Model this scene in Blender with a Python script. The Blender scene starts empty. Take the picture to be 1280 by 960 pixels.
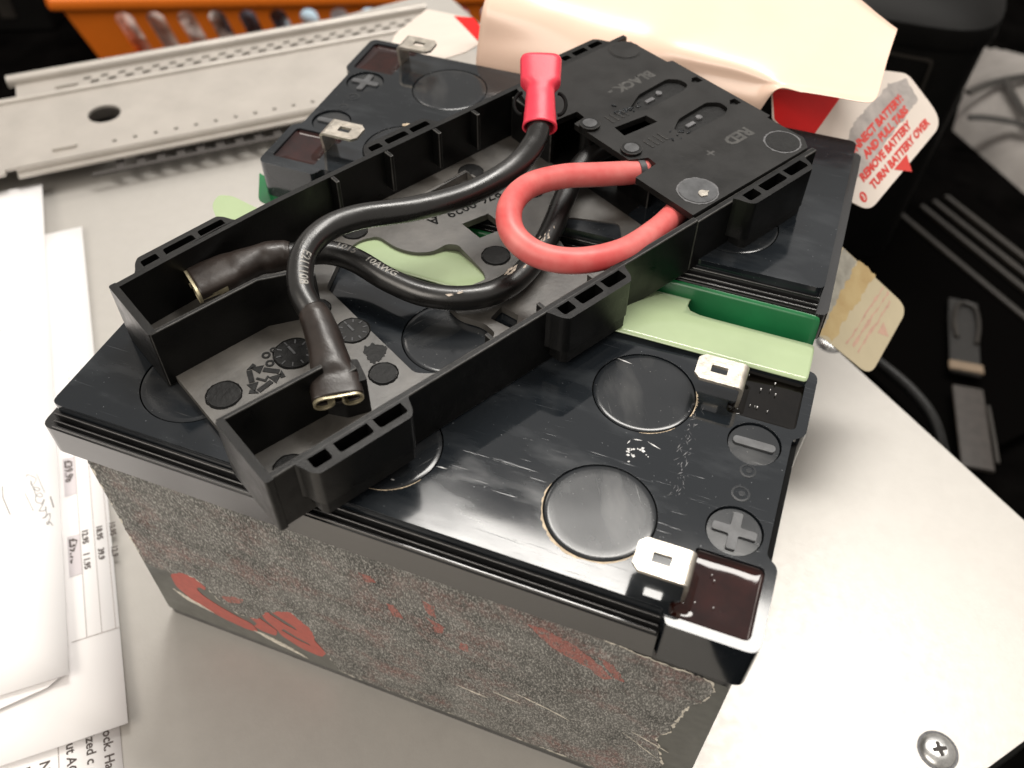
import bpy, bmesh, math, random
from mathutils import Vector, Matrix
from mathutils.geometry import tessellate_polygon
R = math.radians
random.seed(7)
S = 0.001                                   # lengths below are written in millimetres
scene = bpy.context.scene
COL = scene.collection

# ------------------------------------------------------------------ camera
cam_d = bpy.data.cameras.new('camera')
cam = bpy.data.objects.new('camera', cam_d); COL.objects.link(cam)
yaw, pitch, roll = -0.342671, -0.857178, 0.0200921
fw = Vector((math.sin(yaw)*math.cos(pitch), math.cos(yaw)*math.cos(pitch), math.sin(pitch)))
rt = Vector((math.cos(yaw), -math.sin(yaw), 0)); up = rt.cross(fw)
rr = rt*math.cos(roll) + up*math.sin(roll); uu = up*math.cos(roll) - rt*math.sin(roll)
cam.matrix_world = Matrix(((rr.x, uu.x, -fw.x, 133.574*S), (rr.y, uu.y, -fw.y, -83.792*S), (rr.z, uu.z, -fw.z, 245.985*S), (0, 0, 0, 1)))
cam_d.sensor_width = 36.0; cam_d.lens = 1156.19/1280*36
cam_d.clip_start = 0.01; cam_d.clip_end = 60
cam_d.dof.use_dof = True; cam_d.dof.focus_distance = 0.208; cam_d.dof.aperture_fstop = 17.0
scene.camera = cam

# ------------------------------------------------------------------ world, lamps, exposure
w = bpy.data.worlds.new('World'); scene.world = w; w.use_nodes = True
bg = w.node_tree.nodes['Background']
bg.inputs[0].default_value = (1.0, 0.93, 0.85, 1); bg.inputs[1].default_value = 0.42
def lamp(name, loc, target, sx, sy, power, color, spin=0):
    d = bpy.data.lights.new(name, 'AREA'); d.shape = 'RECTANGLE'; d.size = sx; d.size_y = sy; d.energy = power; d.color = color
    o = bpy.data.objects.new(name, d); COL.objects.link(o); o.location = loc
    q = (Vector(target)-Vector(loc)).to_track_quat('-Z', 'Y'); o.rotation_euler = (q.to_matrix() @ Matrix.Rotation(spin, 3, 'Z')).to_euler()
    return o
def polar(az, el, dist): return (0.1+dist*math.sin(R(az))*math.cos(R(el)), 0.05+dist*math.cos(R(az))*math.cos(R(el)), dist*math.sin(R(el)))
lamp('ceiling_lamp', (0.17, 0.695, 1.5), (0.17, 0.696, 0.0), 1.10, 0.30, 23.0, (1.0, 0.96, 0.90))
lamp('far_lamp', polar(-45, 46, 1.9), (0.0, 0.05, 0.05), 0.26, 0.20, 1.2, (1.0, 0.93, 0.84))
lamp('ceiling_glow', polar(-6, 52, 2.6), (0.1, 0.05, 0.05), 2.6, 1.5, 3.5, (0.96, 0.97, 1.0))
lamp('front_fill', polar(-155, 45, 2.2), (0.05, 0.0, 0.05), 1.6, 1.0, 24, (1.0, 0.92, 0.82))  # soft fill added behind the camera to brighten faces turned to it
scene.view_settings.view_transform = 'Standard'; scene.view_settings.look = 'None'
scene.view_settings.exposure = 0.22; scene.view_settings.gamma = 1.0; scene.view_settings.use_curve_mapping = False

# ------------------------------------------------------------------ materials
def mat(name, color, rough=0.5, metal=0.0, spec=0.5, var=0.0, vscale=80, bump=0.0, bscale=600, rvar=0.0, color2=None, stretch=None, **kw):
    m = bpy.data.materials.new(name); m.use_nodes = True
    nt = m.node_tree; b = nt.nodes['Principled BSDF']
    b.inputs['Base Color'].default_value = (*color, 1); b.inputs['Roughness'].default_value = rough
    b.inputs['Metallic'].default_value = metal; b.inputs['Specular IOR Level'].default_value = spec
    for k, v in kw.items(): b.inputs[k.replace('_', ' ')].default_value = v
    tc = nt.nodes.new('ShaderNodeTexCoord'); mp = nt.nodes.new('ShaderNodeMapping'); nt.links.new(tc.outputs['Object'], mp.inputs['Vector'])
    if stretch: mp.inputs['Scale'].default_value = stretch
    def noise(scale, det=4, rgh=0.6):
        n = nt.nodes.new('ShaderNodeTexNoise'); n.inputs['Scale'].default_value = scale; n.inputs['Detail'].default_value = det; n.inputs['Roughness'].default_value = rgh
        nt.links.new(mp.outputs['Vector'], n.inputs['Vector']); return n
    if var or color2:
        n = noise(vscale); r = nt.nodes.new('ShaderNodeValToRGB')
        c2 = color2 if color2 else tuple(min(1, c*(1+var)) for c in color); c1 = color if color2 else tuple(c*(1-var) for c in color)
        r.color_ramp.elements[0].position = 0.32; r.color_ramp.elements[1].position = 0.68
        r.color_ramp.elements[0].color = (*c1, 1); r.color_ramp.elements[1].color = (*c2, 1)
        nt.links.new(n.outputs['Fac'], r.inputs['Fac']); nt.links.new(r.outputs['Color'], b.inputs['Base Color'])
    if rvar:
        n = noise(vscale*1.7, 6); mr = nt.nodes.new('ShaderNodeMapRange'); mr.inputs['From Min'].default_value = 0.3; mr.inputs['From Max'].default_value = 0.7
        mr.inputs['To Min'].default_value = max(0.02, rough-rvar); mr.inputs['To Max'].default_value = rough+rvar
        nt.links.new(n.outputs['Fac'], mr.inputs['Value']); nt.links.new(mr.outputs['Result'], b.inputs['Roughness'])
    if bump:
        n = noise(bscale, 5); bp = nt.nodes.new('ShaderNodeBump'); bp.inputs['Strength'].default_value = bump; bp.inputs['Distance'].default_value = 0.0004
        nt.links.new(n.outputs['Fac'], bp.inputs['Height']); nt.links.new(bp.outputs['Normal'], b.inputs['Normal'])
    return m

def scratched(name, color, scuff, rough, amount=1.0):
    """moulded plastic with fine scratches in several directions, dusty smears and uneven gloss"""
    m = bpy.data.materials.new(name); m.use_nodes = True; nt = m.node_tree; b = nt.nodes['Principled BSDF']; L = nt.links
    tc = nt.nodes.new('ShaderNodeTexCoord')
    def add(t, **k):
        n = nt.nodes.new(t)
        for a, v in k.items(): setattr(n, a, v)
        return n
    def nz(rot, sc, scale, lo, hi, det=3):
        mp = add('ShaderNodeMapping'); mp.inputs['Rotation'].default_value = (0, 0, R(rot)); mp.inputs['Scale'].default_value = sc
        L.new(tc.outputs['Object'], mp.inputs['Vector'])
        n = add('ShaderNodeTexNoise'); n.inputs['Scale'].default_value = scale; n.inputs['Detail'].default_value = det; L.new(mp.outputs['Vector'], n.inputs['Vector'])
        r = add('ShaderNodeMapRange'); r.inputs['From Min'].default_value = lo; r.inputs['From Max'].default_value = hi; L.new(n.outputs['Fac'], r.inputs['Value'])
        return r.outputs['Result']
    def math_(op, a, c):
        n = add('ShaderNodeMath', operation=op); n.use_clamp = True
        for i, v in enumerate((a, c)):
            if isinstance(v, float): n.inputs[i].default_value = v
            else: L.new(v, n.inputs[i])
        return n.outputs[0]
    s = nz(20, (1, 26, 1), 60, 0.69, 0.76)
    for rot, sc in ((-35, 55), (68, 48), (110, 70), (5, 38)): s = math_('MAXIMUM', s, nz(rot, (1, 30, 1), sc, 0.70, 0.77))
    patch = nz(0, (1, 1, 1), 35, 0.42, 0.62, 5)
    s = math_('MULTIPLY', s, patch)
    smear = math_('MULTIPLY', nz(15, (1, 3, 1), 45, 0.52, 0.75, 6), 0.5)
    dust = nz(0, (1, 1, 1), 1500, 0.74, 0.80, 1)
    f = math_('MULTIPLY', math_('MAXIMUM', math_('MAXIMUM', math_('MULTIPLY', s, 0.22), math_('MULTIPLY', smear, 0.45)), math_('MULTIPLY', dust, 0.6)), amount)
    mx = add('ShaderNodeMix', data_type='RGBA'); L.new(f, mx.inputs[0]); mx.inputs[6].default_value = (*color, 1); mx.inputs[7].default_value = (*scuff, 1)
    L.new(mx.outputs[2], b.inputs['Base Color'])
    rv = math_('ADD', math_('MULTIPLY', nz(40, (1, 1.5, 1), 40, 0.3, 0.7, 6), 0.07), rough); rv = math_('ADD', rv, math_('MULTIPLY', f, 0.5)); L.new(rv, b.inputs['Roughness'])
    bp = add('ShaderNodeBump'); bp.inputs['Strength'].default_value = 0.35; bp.inputs['Distance'].default_value = 0.0006
    L.new(math_('ADD', math_('MULTIPLY', nz(0, (1, 1, 1), 30, 0, 1, 2), 0.8), math_('MULTIPLY', s, 0.03)), bp.inputs['Height']); L.new(bp.outputs['Normal'], b.inputs['Normal'])
    return m

def torn_paper(name, dark, light, red=0.0):
    """surface left where a printed label was ripped away: fine felted fibres, faint red ink in places"""
    m = bpy.data.materials.new(name); m.use_nodes = True; nt = m.node_tree; b = nt.nodes['Principled BSDF']; L = nt.links
    b.inputs['Roughness'].default_value = 0.85; b.inputs['Specular IOR Level'].default_value = 0.25
    tc = nt.nodes.new('ShaderNodeTexCoord')
    def nz(scale, sc, rot, lo, hi, det=3):
        mp = nt.nodes.new('ShaderNodeMapping'); mp.inputs['Scale'].default_value = sc; mp.inputs['Rotation'].default_value = (0, R(rot), 0); L.new(tc.outputs['Object'], mp.inputs['Vector'])
        n = nt.nodes.new('ShaderNodeTexNoise'); n.inputs['Scale'].default_value = scale; n.inputs['Detail'].default_value = det; n.inputs['Roughness'].default_value = 0.7; L.new(mp.outputs['Vector'], n.inputs['Vector'])
        r = nt.nodes.new('ShaderNodeMapRange'); r.inputs['From Min'].default_value = lo; r.inputs['From Max'].default_value = hi; L.new(n.outputs['Fac'], r.inputs['Value']); return r.outputs['Result']
    def op(o, a, c):
        n = nt.nodes.new('ShaderNodeMath'); n.operation = o; n.use_clamp = True
        for i, v in enumerate((a, c)):
            if isinstance(v, float): n.inputs[i].default_value = v
            else: L.new(v, n.inputs[i])
        return n.outputs[0]
    f1 = op('MAXIMUM', nz(2300, (1, 1, .4), 25, .50, .70), nz(2300, (1, 1, .4), -40, .52, .72))
    f2 = nz(90, (1, 1, 1), 0, .3, .75, 5)
    fac = op('ADD', op('MULTIPLY', f1, 0.70), op('MULTIPLY', f2, 0.26))
    mx = nt.nodes.new('ShaderNodeMix'); mx.data_type = 'RGBA'; L.new(fac, mx.inputs[0]); mx.inputs[6].default_value = (*dark, 1); mx.inputs[7].default_value = (*light, 1)
    ink = op('MULTIPLY', op('MULTIPLY', nz(42, (1, 1, 1.6), 12, .50, .66, 4), nz(900, (1, 1, .5), 10, .35, .6)), 0.24)
    if red: ink = op('MULTIPLY', nz(1100, (1, 1, .5), 10, .34, .52), red)
    m2 = nt.nodes.new('ShaderNodeMix'); m2.data_type = 'RGBA'; L.new(ink, m2.inputs[0]); L.new(mx.outputs[2], m2.inputs[6]); m2.inputs[7].default_value = (0.50, 0.16, 0.13, 1)
    L.new(m2.outputs[2], b.inputs['Base Color'])
    bp = nt.nodes.new('ShaderNodeBump'); bp.inputs['Strength'].default_value = 0.6; bp.inputs['Distance'].default_value = 0.0003; L.new(fac, bp.inputs['Height']); L.new(bp.outputs['Normal'], b.inputs['Normal'])
    return m

M = {}
M['lid'] = scratched('scuffed_black_lid_plastic', (0.010, 0.0125, 0.0155), (0.11, 0.12, 0.13), 0.045)
M['cap'] = scratched('vent_cap_plastic', (0.012, 0.014, 0.0165), (0.13, 0.125, 0.115), 0.14, 0.8)
M['case'] = mat('battery_case_plastic', (0.022, 0.023, 0.024), 0.32, var=0.3, rvar=0.1, bump=0.05, bscale=500)
M['worn'] = mat('worn_highlight_edge', (0.040, 0.0385, 0.036), 0.45, var=0.6, vscale=300, rvar=0.1)  # edge wear, also paler to put rim highlights into the colour
M['gap'] = mat('dark_seam', (0.004, 0.004, 0.004), 0.7, spec=0.1)
M['flange'] = mat('lid_flange_plastic', (0.014, 0.014, 0.0145), 0.16, spec=1.0, var=0.2, rvar=0.05)
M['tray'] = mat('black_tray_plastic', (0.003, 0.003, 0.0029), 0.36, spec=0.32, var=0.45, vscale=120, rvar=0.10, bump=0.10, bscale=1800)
M['trayfloor'] = mat('tray_floor_plastic', (0.066, 0.061, 0.054), 0.42, spec=1.0, var=0.4, vscale=90, rvar=0.08, bump=0.12, bscale=900)  # base lighter than the black plastic, putting lamp sheen into the colour
M['traydark'] = mat('recessed_tray_plastic', (0.004, 0.004, 0.004), 0.5, spec=0.3, var=0.5, vscale=400, bump=0.3, bscale=900)
M['cover'] = mat('dusty_cover_plastic', (0.005, 0.0049, 0.0047), 0.42, var=0.3, vscale=60, rvar=0.12, bump=0.08, bscale=1500, color2=(0.011, 0.0105, 0.010), spec=0.35)
M['resin_brown'] = mat('dark_brown_resin', (0.018, 0.0035, 0.0025), 0.05, var=0.4, vscale=200, spec=0.42)
M['resin_black'] = mat('black_resin', (0.004, 0.0032, 0.0026), 0.07, var=0.4, vscale=200, spec=0.3)
M['tin'] = mat('tinned_brass', (0.52, 0.48, 0.42), 0.36, 0.85, var=0.22, vscale=300, rvar=0.1, bump=0.15, bscale=700)
M['brass'] = mat('brass_contact', (0.55, 0.49, 0.33), 0.40, 0.7, var=0.25, vscale=500)
M['cable'] = mat('black_cable_insulation', (0.008, 0.0077, 0.0074), 0.30, spec=0.7, var=0.3, rvar=0.08, bump=0.06, bscale=1500)
M['sleeve'] = mat('brown_black_heat_shrink', (0.022, 0.0165, 0.014), 0.36, var=0.35, vscale=150, rvar=0.1, bump=0.35, bscale=220)
M['redcable'] = mat('red_silicone_insulation', (0.60, 0.07, 0.07), 0.45, vscale=70, rvar=0.06, color2=(0.72, 0.22, 0.20), Subsurface_Weight=0.0)  # paler second tone puts the pinkish sheen into the colour
M['redsleeve'] = mat('red_vinyl_sleeve', (0.74, 0.040, 0.075), 0.40, var=0.10, vscale=150, bump=0.1, bscale=400)
M['print'] = mat('white_cable_print', (0.26, 0.25, 0.23), 0.5, var=0.5, vscale=900)
M['frayed'] = mat('chafed_insulation', (0.42, 0.36, 0.30), 0.7, var=0.4, vscale=900)
M['wax'] = mat('dried_residue', (0.52, 0.42, 0.30), 0.7, var=0.3, vscale=900)
M['white_mark'] = mat('pale_scuff', (0.62, 0.62, 0.62), 0.6, var=0.3, vscale=900)
M['grey_mark'] = mat('grey_scuff', (0.10, 0.10, 0.105), 0.55, var=0.4, vscale=900)
M['galv'] = mat('galvanised_sheet', (0.475, 0.455, 0.425), 0.42, 0.38, color2=(0.495, 0.475, 0.444), vscale=220, rvar=0.03, bump=0.07, bscale=900)
M['galv_edge'] = mat('painted_case_side', (0.03, 0.03, 0.03), 0.5, var=0.3)
M['rail'] = mat('galvanised_rail', (0.45, 0.42, 0.385), 0.45, 0.35, var=0.06, vscale=60, rvar=0.07, bump=0.06, bscale=700)
M['hole_shade'] = mat('painted_hole_shade', (0.05, 0.045, 0.042), 0.8)  # dark tone painted in as the shade inside holes and under the rail
M['screw'] = mat('zinc_screw', (0.50, 0.50, 0.49), 0.32, 0.9, var=0.2, vscale=600, bump=0.2, bscale=900)
M['paper'] = mat('white_paper', (0.89, 0.87, 0.865), 0.8, var=0.015, vscale=40, spec=0.2)
M['ink'] = mat('faded_ink', (0.10, 0.085, 0.08), 0.8, spec=0.2)
M['paleink'] = mat('pale_ink', (0.42, 0.38, 0.37), 0.8, spec=0.2)
M['tint'] = mat('tinted_price_cell', (0.62, 0.58, 0.60), 0.8, spec=0.2)
M['torn'] = torn_paper('torn_label_fibres', (0.060, 0.060, 0.056), (0.62, 0.605, 0.565))
M['tornred'] = torn_paper('torn_label_fibres_with_red_ink', (0.060, 0.060, 0.056), (0.55, 0.50, 0.46), 0.6)
M['fringe'] = mat('torn_paper_edge', (0.62, 0.58, 0.50), 0.9, var=0.3, vscale=900)
M['printdark'] = mat('printed_label_dark', (0.085, 0.088, 0.078), 0.35, var=0.2, vscale=300)
M['printred'] = mat('printed_label_red', (0.40, 0.075, 0.055), 0.4, var=0.12, vscale=400)
M['pale_green'] = mat('pale_green_film', (0.37, 0.46, 0.275), 0.13, var=0.05, vscale=60, bump=0.25, bscale=45)
M['green'] = mat('deep_green_film', (0.010, 0.145, 0.045), 0.25, var=0.15, vscale=60, bump=0.05, bscale=90)
M['liner'] = mat('peach_release_liner', (0.80, 0.57, 0.45), 0.26, color2=(0.83, 0.61, 0.485), vscale=30, bump=0.05, bscale=120)
M['tab'] = mat('white_label_stock', (0.72, 0.64, 0.57), 0.45, var=0.03, vscale=80)
M['tabgrey'] = mat('grey_adhesive_smear', (0.50, 0.45, 0.42), 0.5, color2=(0.30, 0.275, 0.26), vscale=160)
M['tabred'] = mat('label_red_ink', (0.68, 0.008, 0.008), 0.45, var=0.06, spec=0.2)
M['tabtext'] = mat('label_red_lettering', (0.62, 0.05, 0.04), 0.5)
M['backing'] = mat('beige_label_backing', (0.50, 0.43, 0.29), 0.45, var=0.06, vscale=60)
M['glue'] = mat('tan_glue_stripe', (0.42, 0.29, 0.13), 0.45, color2=(0.50, 0.38, 0.19), vscale=140)
M['ghost'] = mat('ghosted_pink_print', (0.52, 0.33, 0.25), 0.5, var=0.1, vscale=300)
M['glue_grey'] = mat('grey_glue_edge', (0.34, 0.32, 0.27), 0.4, var=0.25, vscale=200)
M['floor'] = mat('dark_floor', (0.0022, 0.002, 0.0019), 0.9, var=0.5, vscale=30, spec=0.0)
M['orange'] = mat('orange_basket_plastic', (0.88, 0.20, 0.016), 0.42, var=0.06, vscale=20)
M['bin'] = mat('black_bin_plastic', (0.004, 0.0038, 0.0036), 0.55, var=0.2, vscale=60, bump=0.2, bscale=1500, spec=0.14)
M['rack'] = mat('dark_rack_metal', (0.019, 0.016, 0.013), 0.5, 0.1, var=0.4, vscale=40)
M['rackbase'] = mat('rack_base_paint', (0.0022, 0.002, 0.0019), 0.9, spec=0.0)
M['fabric'] = mat('grey_white_cloth', (0.20, 0.185, 0.172), 0.9, var=0.2, vscale=25, bump=0.3, bscale=60)
M['strap_dark'] = mat('black_webbing', (0.016, 0.015, 0.014), 0.8, var=0.3, vscale=500, bump=0.4, bscale=900)
M['strap_grey'] = mat('grey_webbing', (0.040, 0.034, 0.030), 0.4, var=0.2, vscale=200)
M['stitch'] = mat('beige_stitching', (0.18, 0.13, 0.085), 0.7, var=0.2, vscale=900)
M['blue'] = mat('blue_cloth', (0.46, 0.66, 0.80), 0.9, var=0.2, vscale=20, bump=0.4, bscale=40)
M['darkcloth'] = mat('dark_cloth', (0.08, 0.085, 0.11), 0.9, var=0.4, vscale=20)
M['redcloth'] = mat('maroon_cloth', (0.26, 0.03, 0.035), 0.9, var=0.3, vscale=20)
M['stripe'] = mat('striped_grey_cloth', (0.22, 0.20, 0.19), 0.9, color2=(0.80, 0.76, 0.72), vscale=70, stretch=(1, 1, .35))

# ------------------------------------------------------------------ mesh helpers (mm)
class MB:
    def __init__(s): s.v = []; s.f = []; s.m = []
    def add(s, v, f, mi=0):
        k = len(s.v); s.v += [tuple(p) for p in v]; s.f += [tuple(i+k for i in q) for q in f]; s.m += [mi]*len(f); return s
    def box(s, x0, x1, y0, y1, z0, z1, mi=0):
        v = [(x, y, z) for z in (z0, z1) for y in (y0, y1) for x in (x0, x1)]
        return s.add(v, [(0, 2, 3, 1), (4, 5, 7, 6), (0, 1, 5, 4), (2, 6, 7, 3), (0, 4, 6, 2), (1, 3, 7, 5)], mi)
    def prism(s, poly, z0, z1, holes=(), mi=0, zf=None, bottom=True):
        loops = [list(poly)] + [list(h) for h in holes]
        area = lambda l: sum(l[i][0]*l[(i+1) % len(l)][1]-l[(i+1) % len(l)][0]*l[i][1] for i in range(len(l)))
        loops = [l if (area(l) > 0) == (i == 0) else l[::-1] for i, l in enumerate(loops)]
        flat = [p for l in loops for p in l]
        tris = tessellate_polygon([[Vector((p[0], p[1], 0)) for p in l] for l in loops])
        n = len(flat); zt = zf or (lambda x, y: z1)
        v = [(x, y, z0) for x, y in flat]+[(x, y, zt(x, y)) for x, y in flat]; f = []
        for a, b, c in tris:
            cr = (flat[b][0]-flat[a][0])*(flat[c][1]-flat[a][1])-(flat[b][1]-flat[a][1])*(flat[c][0]-flat[a][0])
            if abs(cr) < 1e-12: continue
            if cr < 0: b, c = c, b
            f.append((a+n, b+n, c+n))
            if bottom: f.append((c, b, a))
        k = 0
        for l in loops:
            m = len(l)
            for i in range(m): j = (i+1) % m; f.append((k+i, k+j, k+j+n, k+i+n))
            k += m
        return s.add(v, f, mi)
    def xform(s, fn, start=0):
        s.v[start:] = [tuple(fn(*p)) for p in s.v[start:]]; return s
    def build(s, name, mats, parent=None, bevel=0, seg=2, smooth=True, angle=35, kind=None):
        me = bpy.data.meshes.new(name); me.from_pydata([(x*S, y*S, z*S) for x, y, z in s.v], [], s.f)
        if not isinstance(mats, (list, tuple)): mats = [mats]
        for m in mats: me.materials.append(m)
        me.polygons.foreach_set('material_index', s.m); me.update()
        if smooth:
            me.polygons.foreach_set('use_smooth', [True]*len(me.polygons))
            me.set_sharp_from_angle(angle=R(angle))
        o = bpy.data.objects.new(name, me); COL.objects.link(o)
        if bevel:
            b = o.modifiers.new('bevel', 'BEVEL'); b.width = bevel*S; b.segments = seg; b.limit_method = 'ANGLE'; b.angle_limit = R(40); b.harden_normals = True; b.use_clamp_overlap = True
            if mats[0].name in ('black_tray_plastic', 'tray_floor_plastic', 'dusty_cover_plastic'): me.materials.append(M['worn']); b.material = len(me.materials)-1
        if parent: o.parent = parent
        if kind: o['kind'] = kind
        return o
def arc(cx, cy, r, n=40, a0=0, a1=360):
    full = abs(a1-a0) >= 360; k = n if full else n+1
    return [(cx+r*math.cos(R(a0+(a1-a0)*i/n)), cy+r*math.sin(R(a0+(a1-a0)*i/n))) for i in range(k)]
def rrect(x0, x1, y0, y1, r, n=5):
    p = []
    for cx, cy, a in ((x1-r, y0+r, -90), (x1-r, y1-r, 0), (x0+r, y1-r, 90), (x0+r, y0+r, 180)): p += arc(cx, cy, r, n, a, a+90)
    return p
def rpoly(pts, rad, n=4):
    out = []; k = len(pts)
    for i in range(k):
        p = Vector(pts[i]); a = (Vector(pts[i-1])-p); b = (Vector(pts[(i+1) % k])-p)
        r = rad[i] if isinstance(rad, (list, tuple)) else rad
        r = min(r, a.length*.45, b.length*.45)
        if r <= 0.01: out.append(tuple(p)); continue
        A = p+a.normalized()*r; B = p+b.normalized()*r
        for t in range(n+1):
            t /= n; q = A*(1-t)**2+p*2*t*(1-t)+B*t*t; out.append((q.x, q.y))
    return out
def jag(pts, step=0.8, amp=0.35, seed=1):
    rnd = random.Random(seed); out = []
    for i in range(len(pts)):
        a = Vector(pts[i]); b = Vector(pts[(i+1) % len(pts)]); L = (b-a).length; n = max(1, int(L/step))
        d = (b-a)/max(L, 1e-6); nn = Vector((-d.y, d.x)); off = 0
        for j in range(n):
            off = off*.6+rnd.uniform(-amp, amp)*.8
            q = a+(b-a)*(j/n)+nn*off; out.append((q.x, q.y))
    return out
def text2d(s, size, align='LEFT', bold=0.0):
    cu = bpy.data.curves.new('t', 'FONT'); cu.body = s; cu.size = size; cu.align_x = align; cu.resolution_u = 2; cu.offset = bold
    o = bpy.data.objects.new('t', cu); COL.objects.link(o)
    dg = bpy.context.evaluated_depsgraph_get(); dg.update(); me = bpy.data.meshes.new_from_object(o.evaluated_get(dg))
    v = [(p.co.x, p.co.y) for p in me.vertices]; f = [tuple(p.vertices) for p in me.polygons]
    bpy.data.objects.remove(o); bpy.data.curves.remove(cu); bpy.data.meshes.remove(me)
    return v, f
def text_on(mb, s, size, origin, ex, ey, lift=0.0, align='LEFT', bold=0.0, mi=0, sx=1.0):
    v, f = text2d(s, size, align, bold); o = Vector(origin); ex = Vector(ex).normalized(); ey = Vector(ey).normalized(); nz = ex.cross(ey)
    return mb.add([o+ex*x*sx+ey*y+nz*lift for x, y in v], f, mi)
def spline(pts, n=14):
    P = [Vector(p) for p in pts]; P = [P[0]*2-P[1]]+P+[P[-1]*2-P[-2]]; out = []
    for i in range(1, len(P)-2):
        a, b, c, d = P[i-1:i+3]
        for k in range(n):
            t = k/n; out.append(0.5*((2*b)+(c-a)*t+(2*a-5*b+4*c-d)*t*t+(3*b-a-3*c+d)*t**3))
    out.append(P[-2]); return out
def frames(path, up0=None):
    T = [(path[min(i+1, len(path)-1)]-path[max(i-1, 0)]).normalized() for i in range(len(path))]
    u = Vector(up0) if up0 else Vector((0, 0, 1)); F = []
    for t in T:
        u = (u-t*u.dot(t))
        if u.length < 1e-4: u = t.orthogonal()
        u.normalize(); F.append((t, u, t.cross(u)))
    return F
def sweep(mb, path, rad, n=20, up0=None, cap=True, mi=0, sq=2.0, fixed_up=False):
    """rad: number or function of 0..1 -> (half width, half height) ; cross-section is a superellipse"""
    if fixed_up:
        F = []
        for i in range(len(path)):
            t = (path[min(i+1, len(path)-1)]-path[max(i-1, 0)]).normalized(); u = Vector(up0); u = (u-t*u.dot(t)).normalized(); F.append((t, u, t.cross(u)))
    else: F = frames(path, up0)
    v = []; f = []; m = len(path)
    for i, p in enumerate(path):
        r = rad(i/(m-1)) if callable(rad) else rad
        ru, rv = r[:2] if isinstance(r, tuple) else (r, r); e = r[2] if isinstance(r, tuple) and len(r) > 2 else sq
        for k in range(n):
            a = 2*math.pi*k/n; c, s_ = math.cos(a), math.sin(a)
            cc = math.copysign(abs(c)**(2/e), c); ss = math.copysign(abs(s_)**(2/e), s_)
            v.append(p+F[i][1]*ru*cc+F[i][2]*rv*ss)
    for i in range(m-1):
        for k in range(n): j = (k+1) % n; f.append((i*n+k, i*n+j, (i+1)*n+j, (i+1)*n+k))
    if cap: f.append(tuple(range(n))[::-1]); f.append(tuple((m-1)*n+k for k in range(n)))
    return mb.add(v, f, mi)
def empty(name, loc, label, cat, rz=0, group=None):
    o = bpy.data.objects.new(name, None); COL.objects.link(o); o.location = Vector(loc)*S; o.rotation_euler = (0, 0, rz); o.empty_display_size = 0.01
    o['label'] = label; o['category'] = cat
    if group: o['group'] = group
    return o
def tag(o, label, cat, group=None):
    o['label'] = label; o['category'] = cat
    if group: o['group'] = group
    return o

# ================================================================== setting
FZ = -200
mb = MB(); mb.box(-2500, 2500, -1500, 3500, FZ-20, FZ); mb.build('floor', M['floor'], kind='structure', smooth=False)

# metal equipment case that serves as the table: local x along its right-back edge, y along its front-right edge
CA = Vector((0.773, -0.634, 0)); CB = Vector((0.634, 0.773, 0)); CC = Vector((268.6, 92, 0))
case = empty('equipment_case', (0, 0, -89), 'grey galvanised metal equipment case everything stands on', 'metal case')
def cpt(a, b, z): p = CC+CA*a+CB*b; return (p.x, p.y, z+89)
mb = MB(); mb.prism(rrect(-445, 0, -620, 0, 3), -1.2, 0); mb.xform(cpt); mb.build('top_panel', M['galv'], case, bevel=0.8)
mb = MB(); mb.prism(rrect(-444, -1, -619, -1, 3), -89, -1.25); mb.xform(cpt); mb.build('side_shell', M['galv_edge'], case, bevel=0.8)
def pan_screw(x, y, rot):
    mb = MB(); n = 36; v = [(0, 0, 1.55)]; f = []; rings = [(2.0, 1.5), (3.4, 1.2), (4.3, .65), (4.65, 0.12), (4.7, -0.3)]
    for r, z in rings: v += [(r*math.cos(2*math.pi*k/n), r*math.sin(2*math.pi*k/n), z) for k in range(n)]
    f += [(0, 1+k, 1+(k+1) % n) for k in range(n)]
    for i in range(len(rings)-1): f += [(1+i*n+k, 1+(i+1)*n+k, 1+(i+1)*n+(k+1) % n, 1+i*n+(k+1) % n) for k in range(n)]
    mb.add(v, f)
    o = mb.build('screw', M['screw'], case, angle=60); o.location = (x*S, y*S, 89*S); o.rotation_euler = (0, 0, R(rot))
    c = MB(); cross = []
    a, l = 0.55, 1.9
    cross = [(a, a), (l, a*.8), (l, -a*.8), (a, -a), (a*.8, -l), (-a*.8, -l), (-a, -a), (-l, -a*.8), (-l, a*.8), (-a, a), (-a*.8, l), (a*.8, l)]
    c.prism(rpoly(cross[::-1], .2), 1.2, 1.62); co = c.build('painted_cross_recess', M['hole_shade'], o, bevel=.08)  # raised dark cross; the shade of the recess is put into its colour
    r = MB(); r.prism(arc(0, 0, 5.3, 40), 0.02, 0.08, [arc(0, 0, 4.6, 40)]); r.build('seat_ring', M['grey_mark'], o)
pan_screw(211.4, 37.6, 28); pan_screw(164.3, 178.1, 70)

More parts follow.
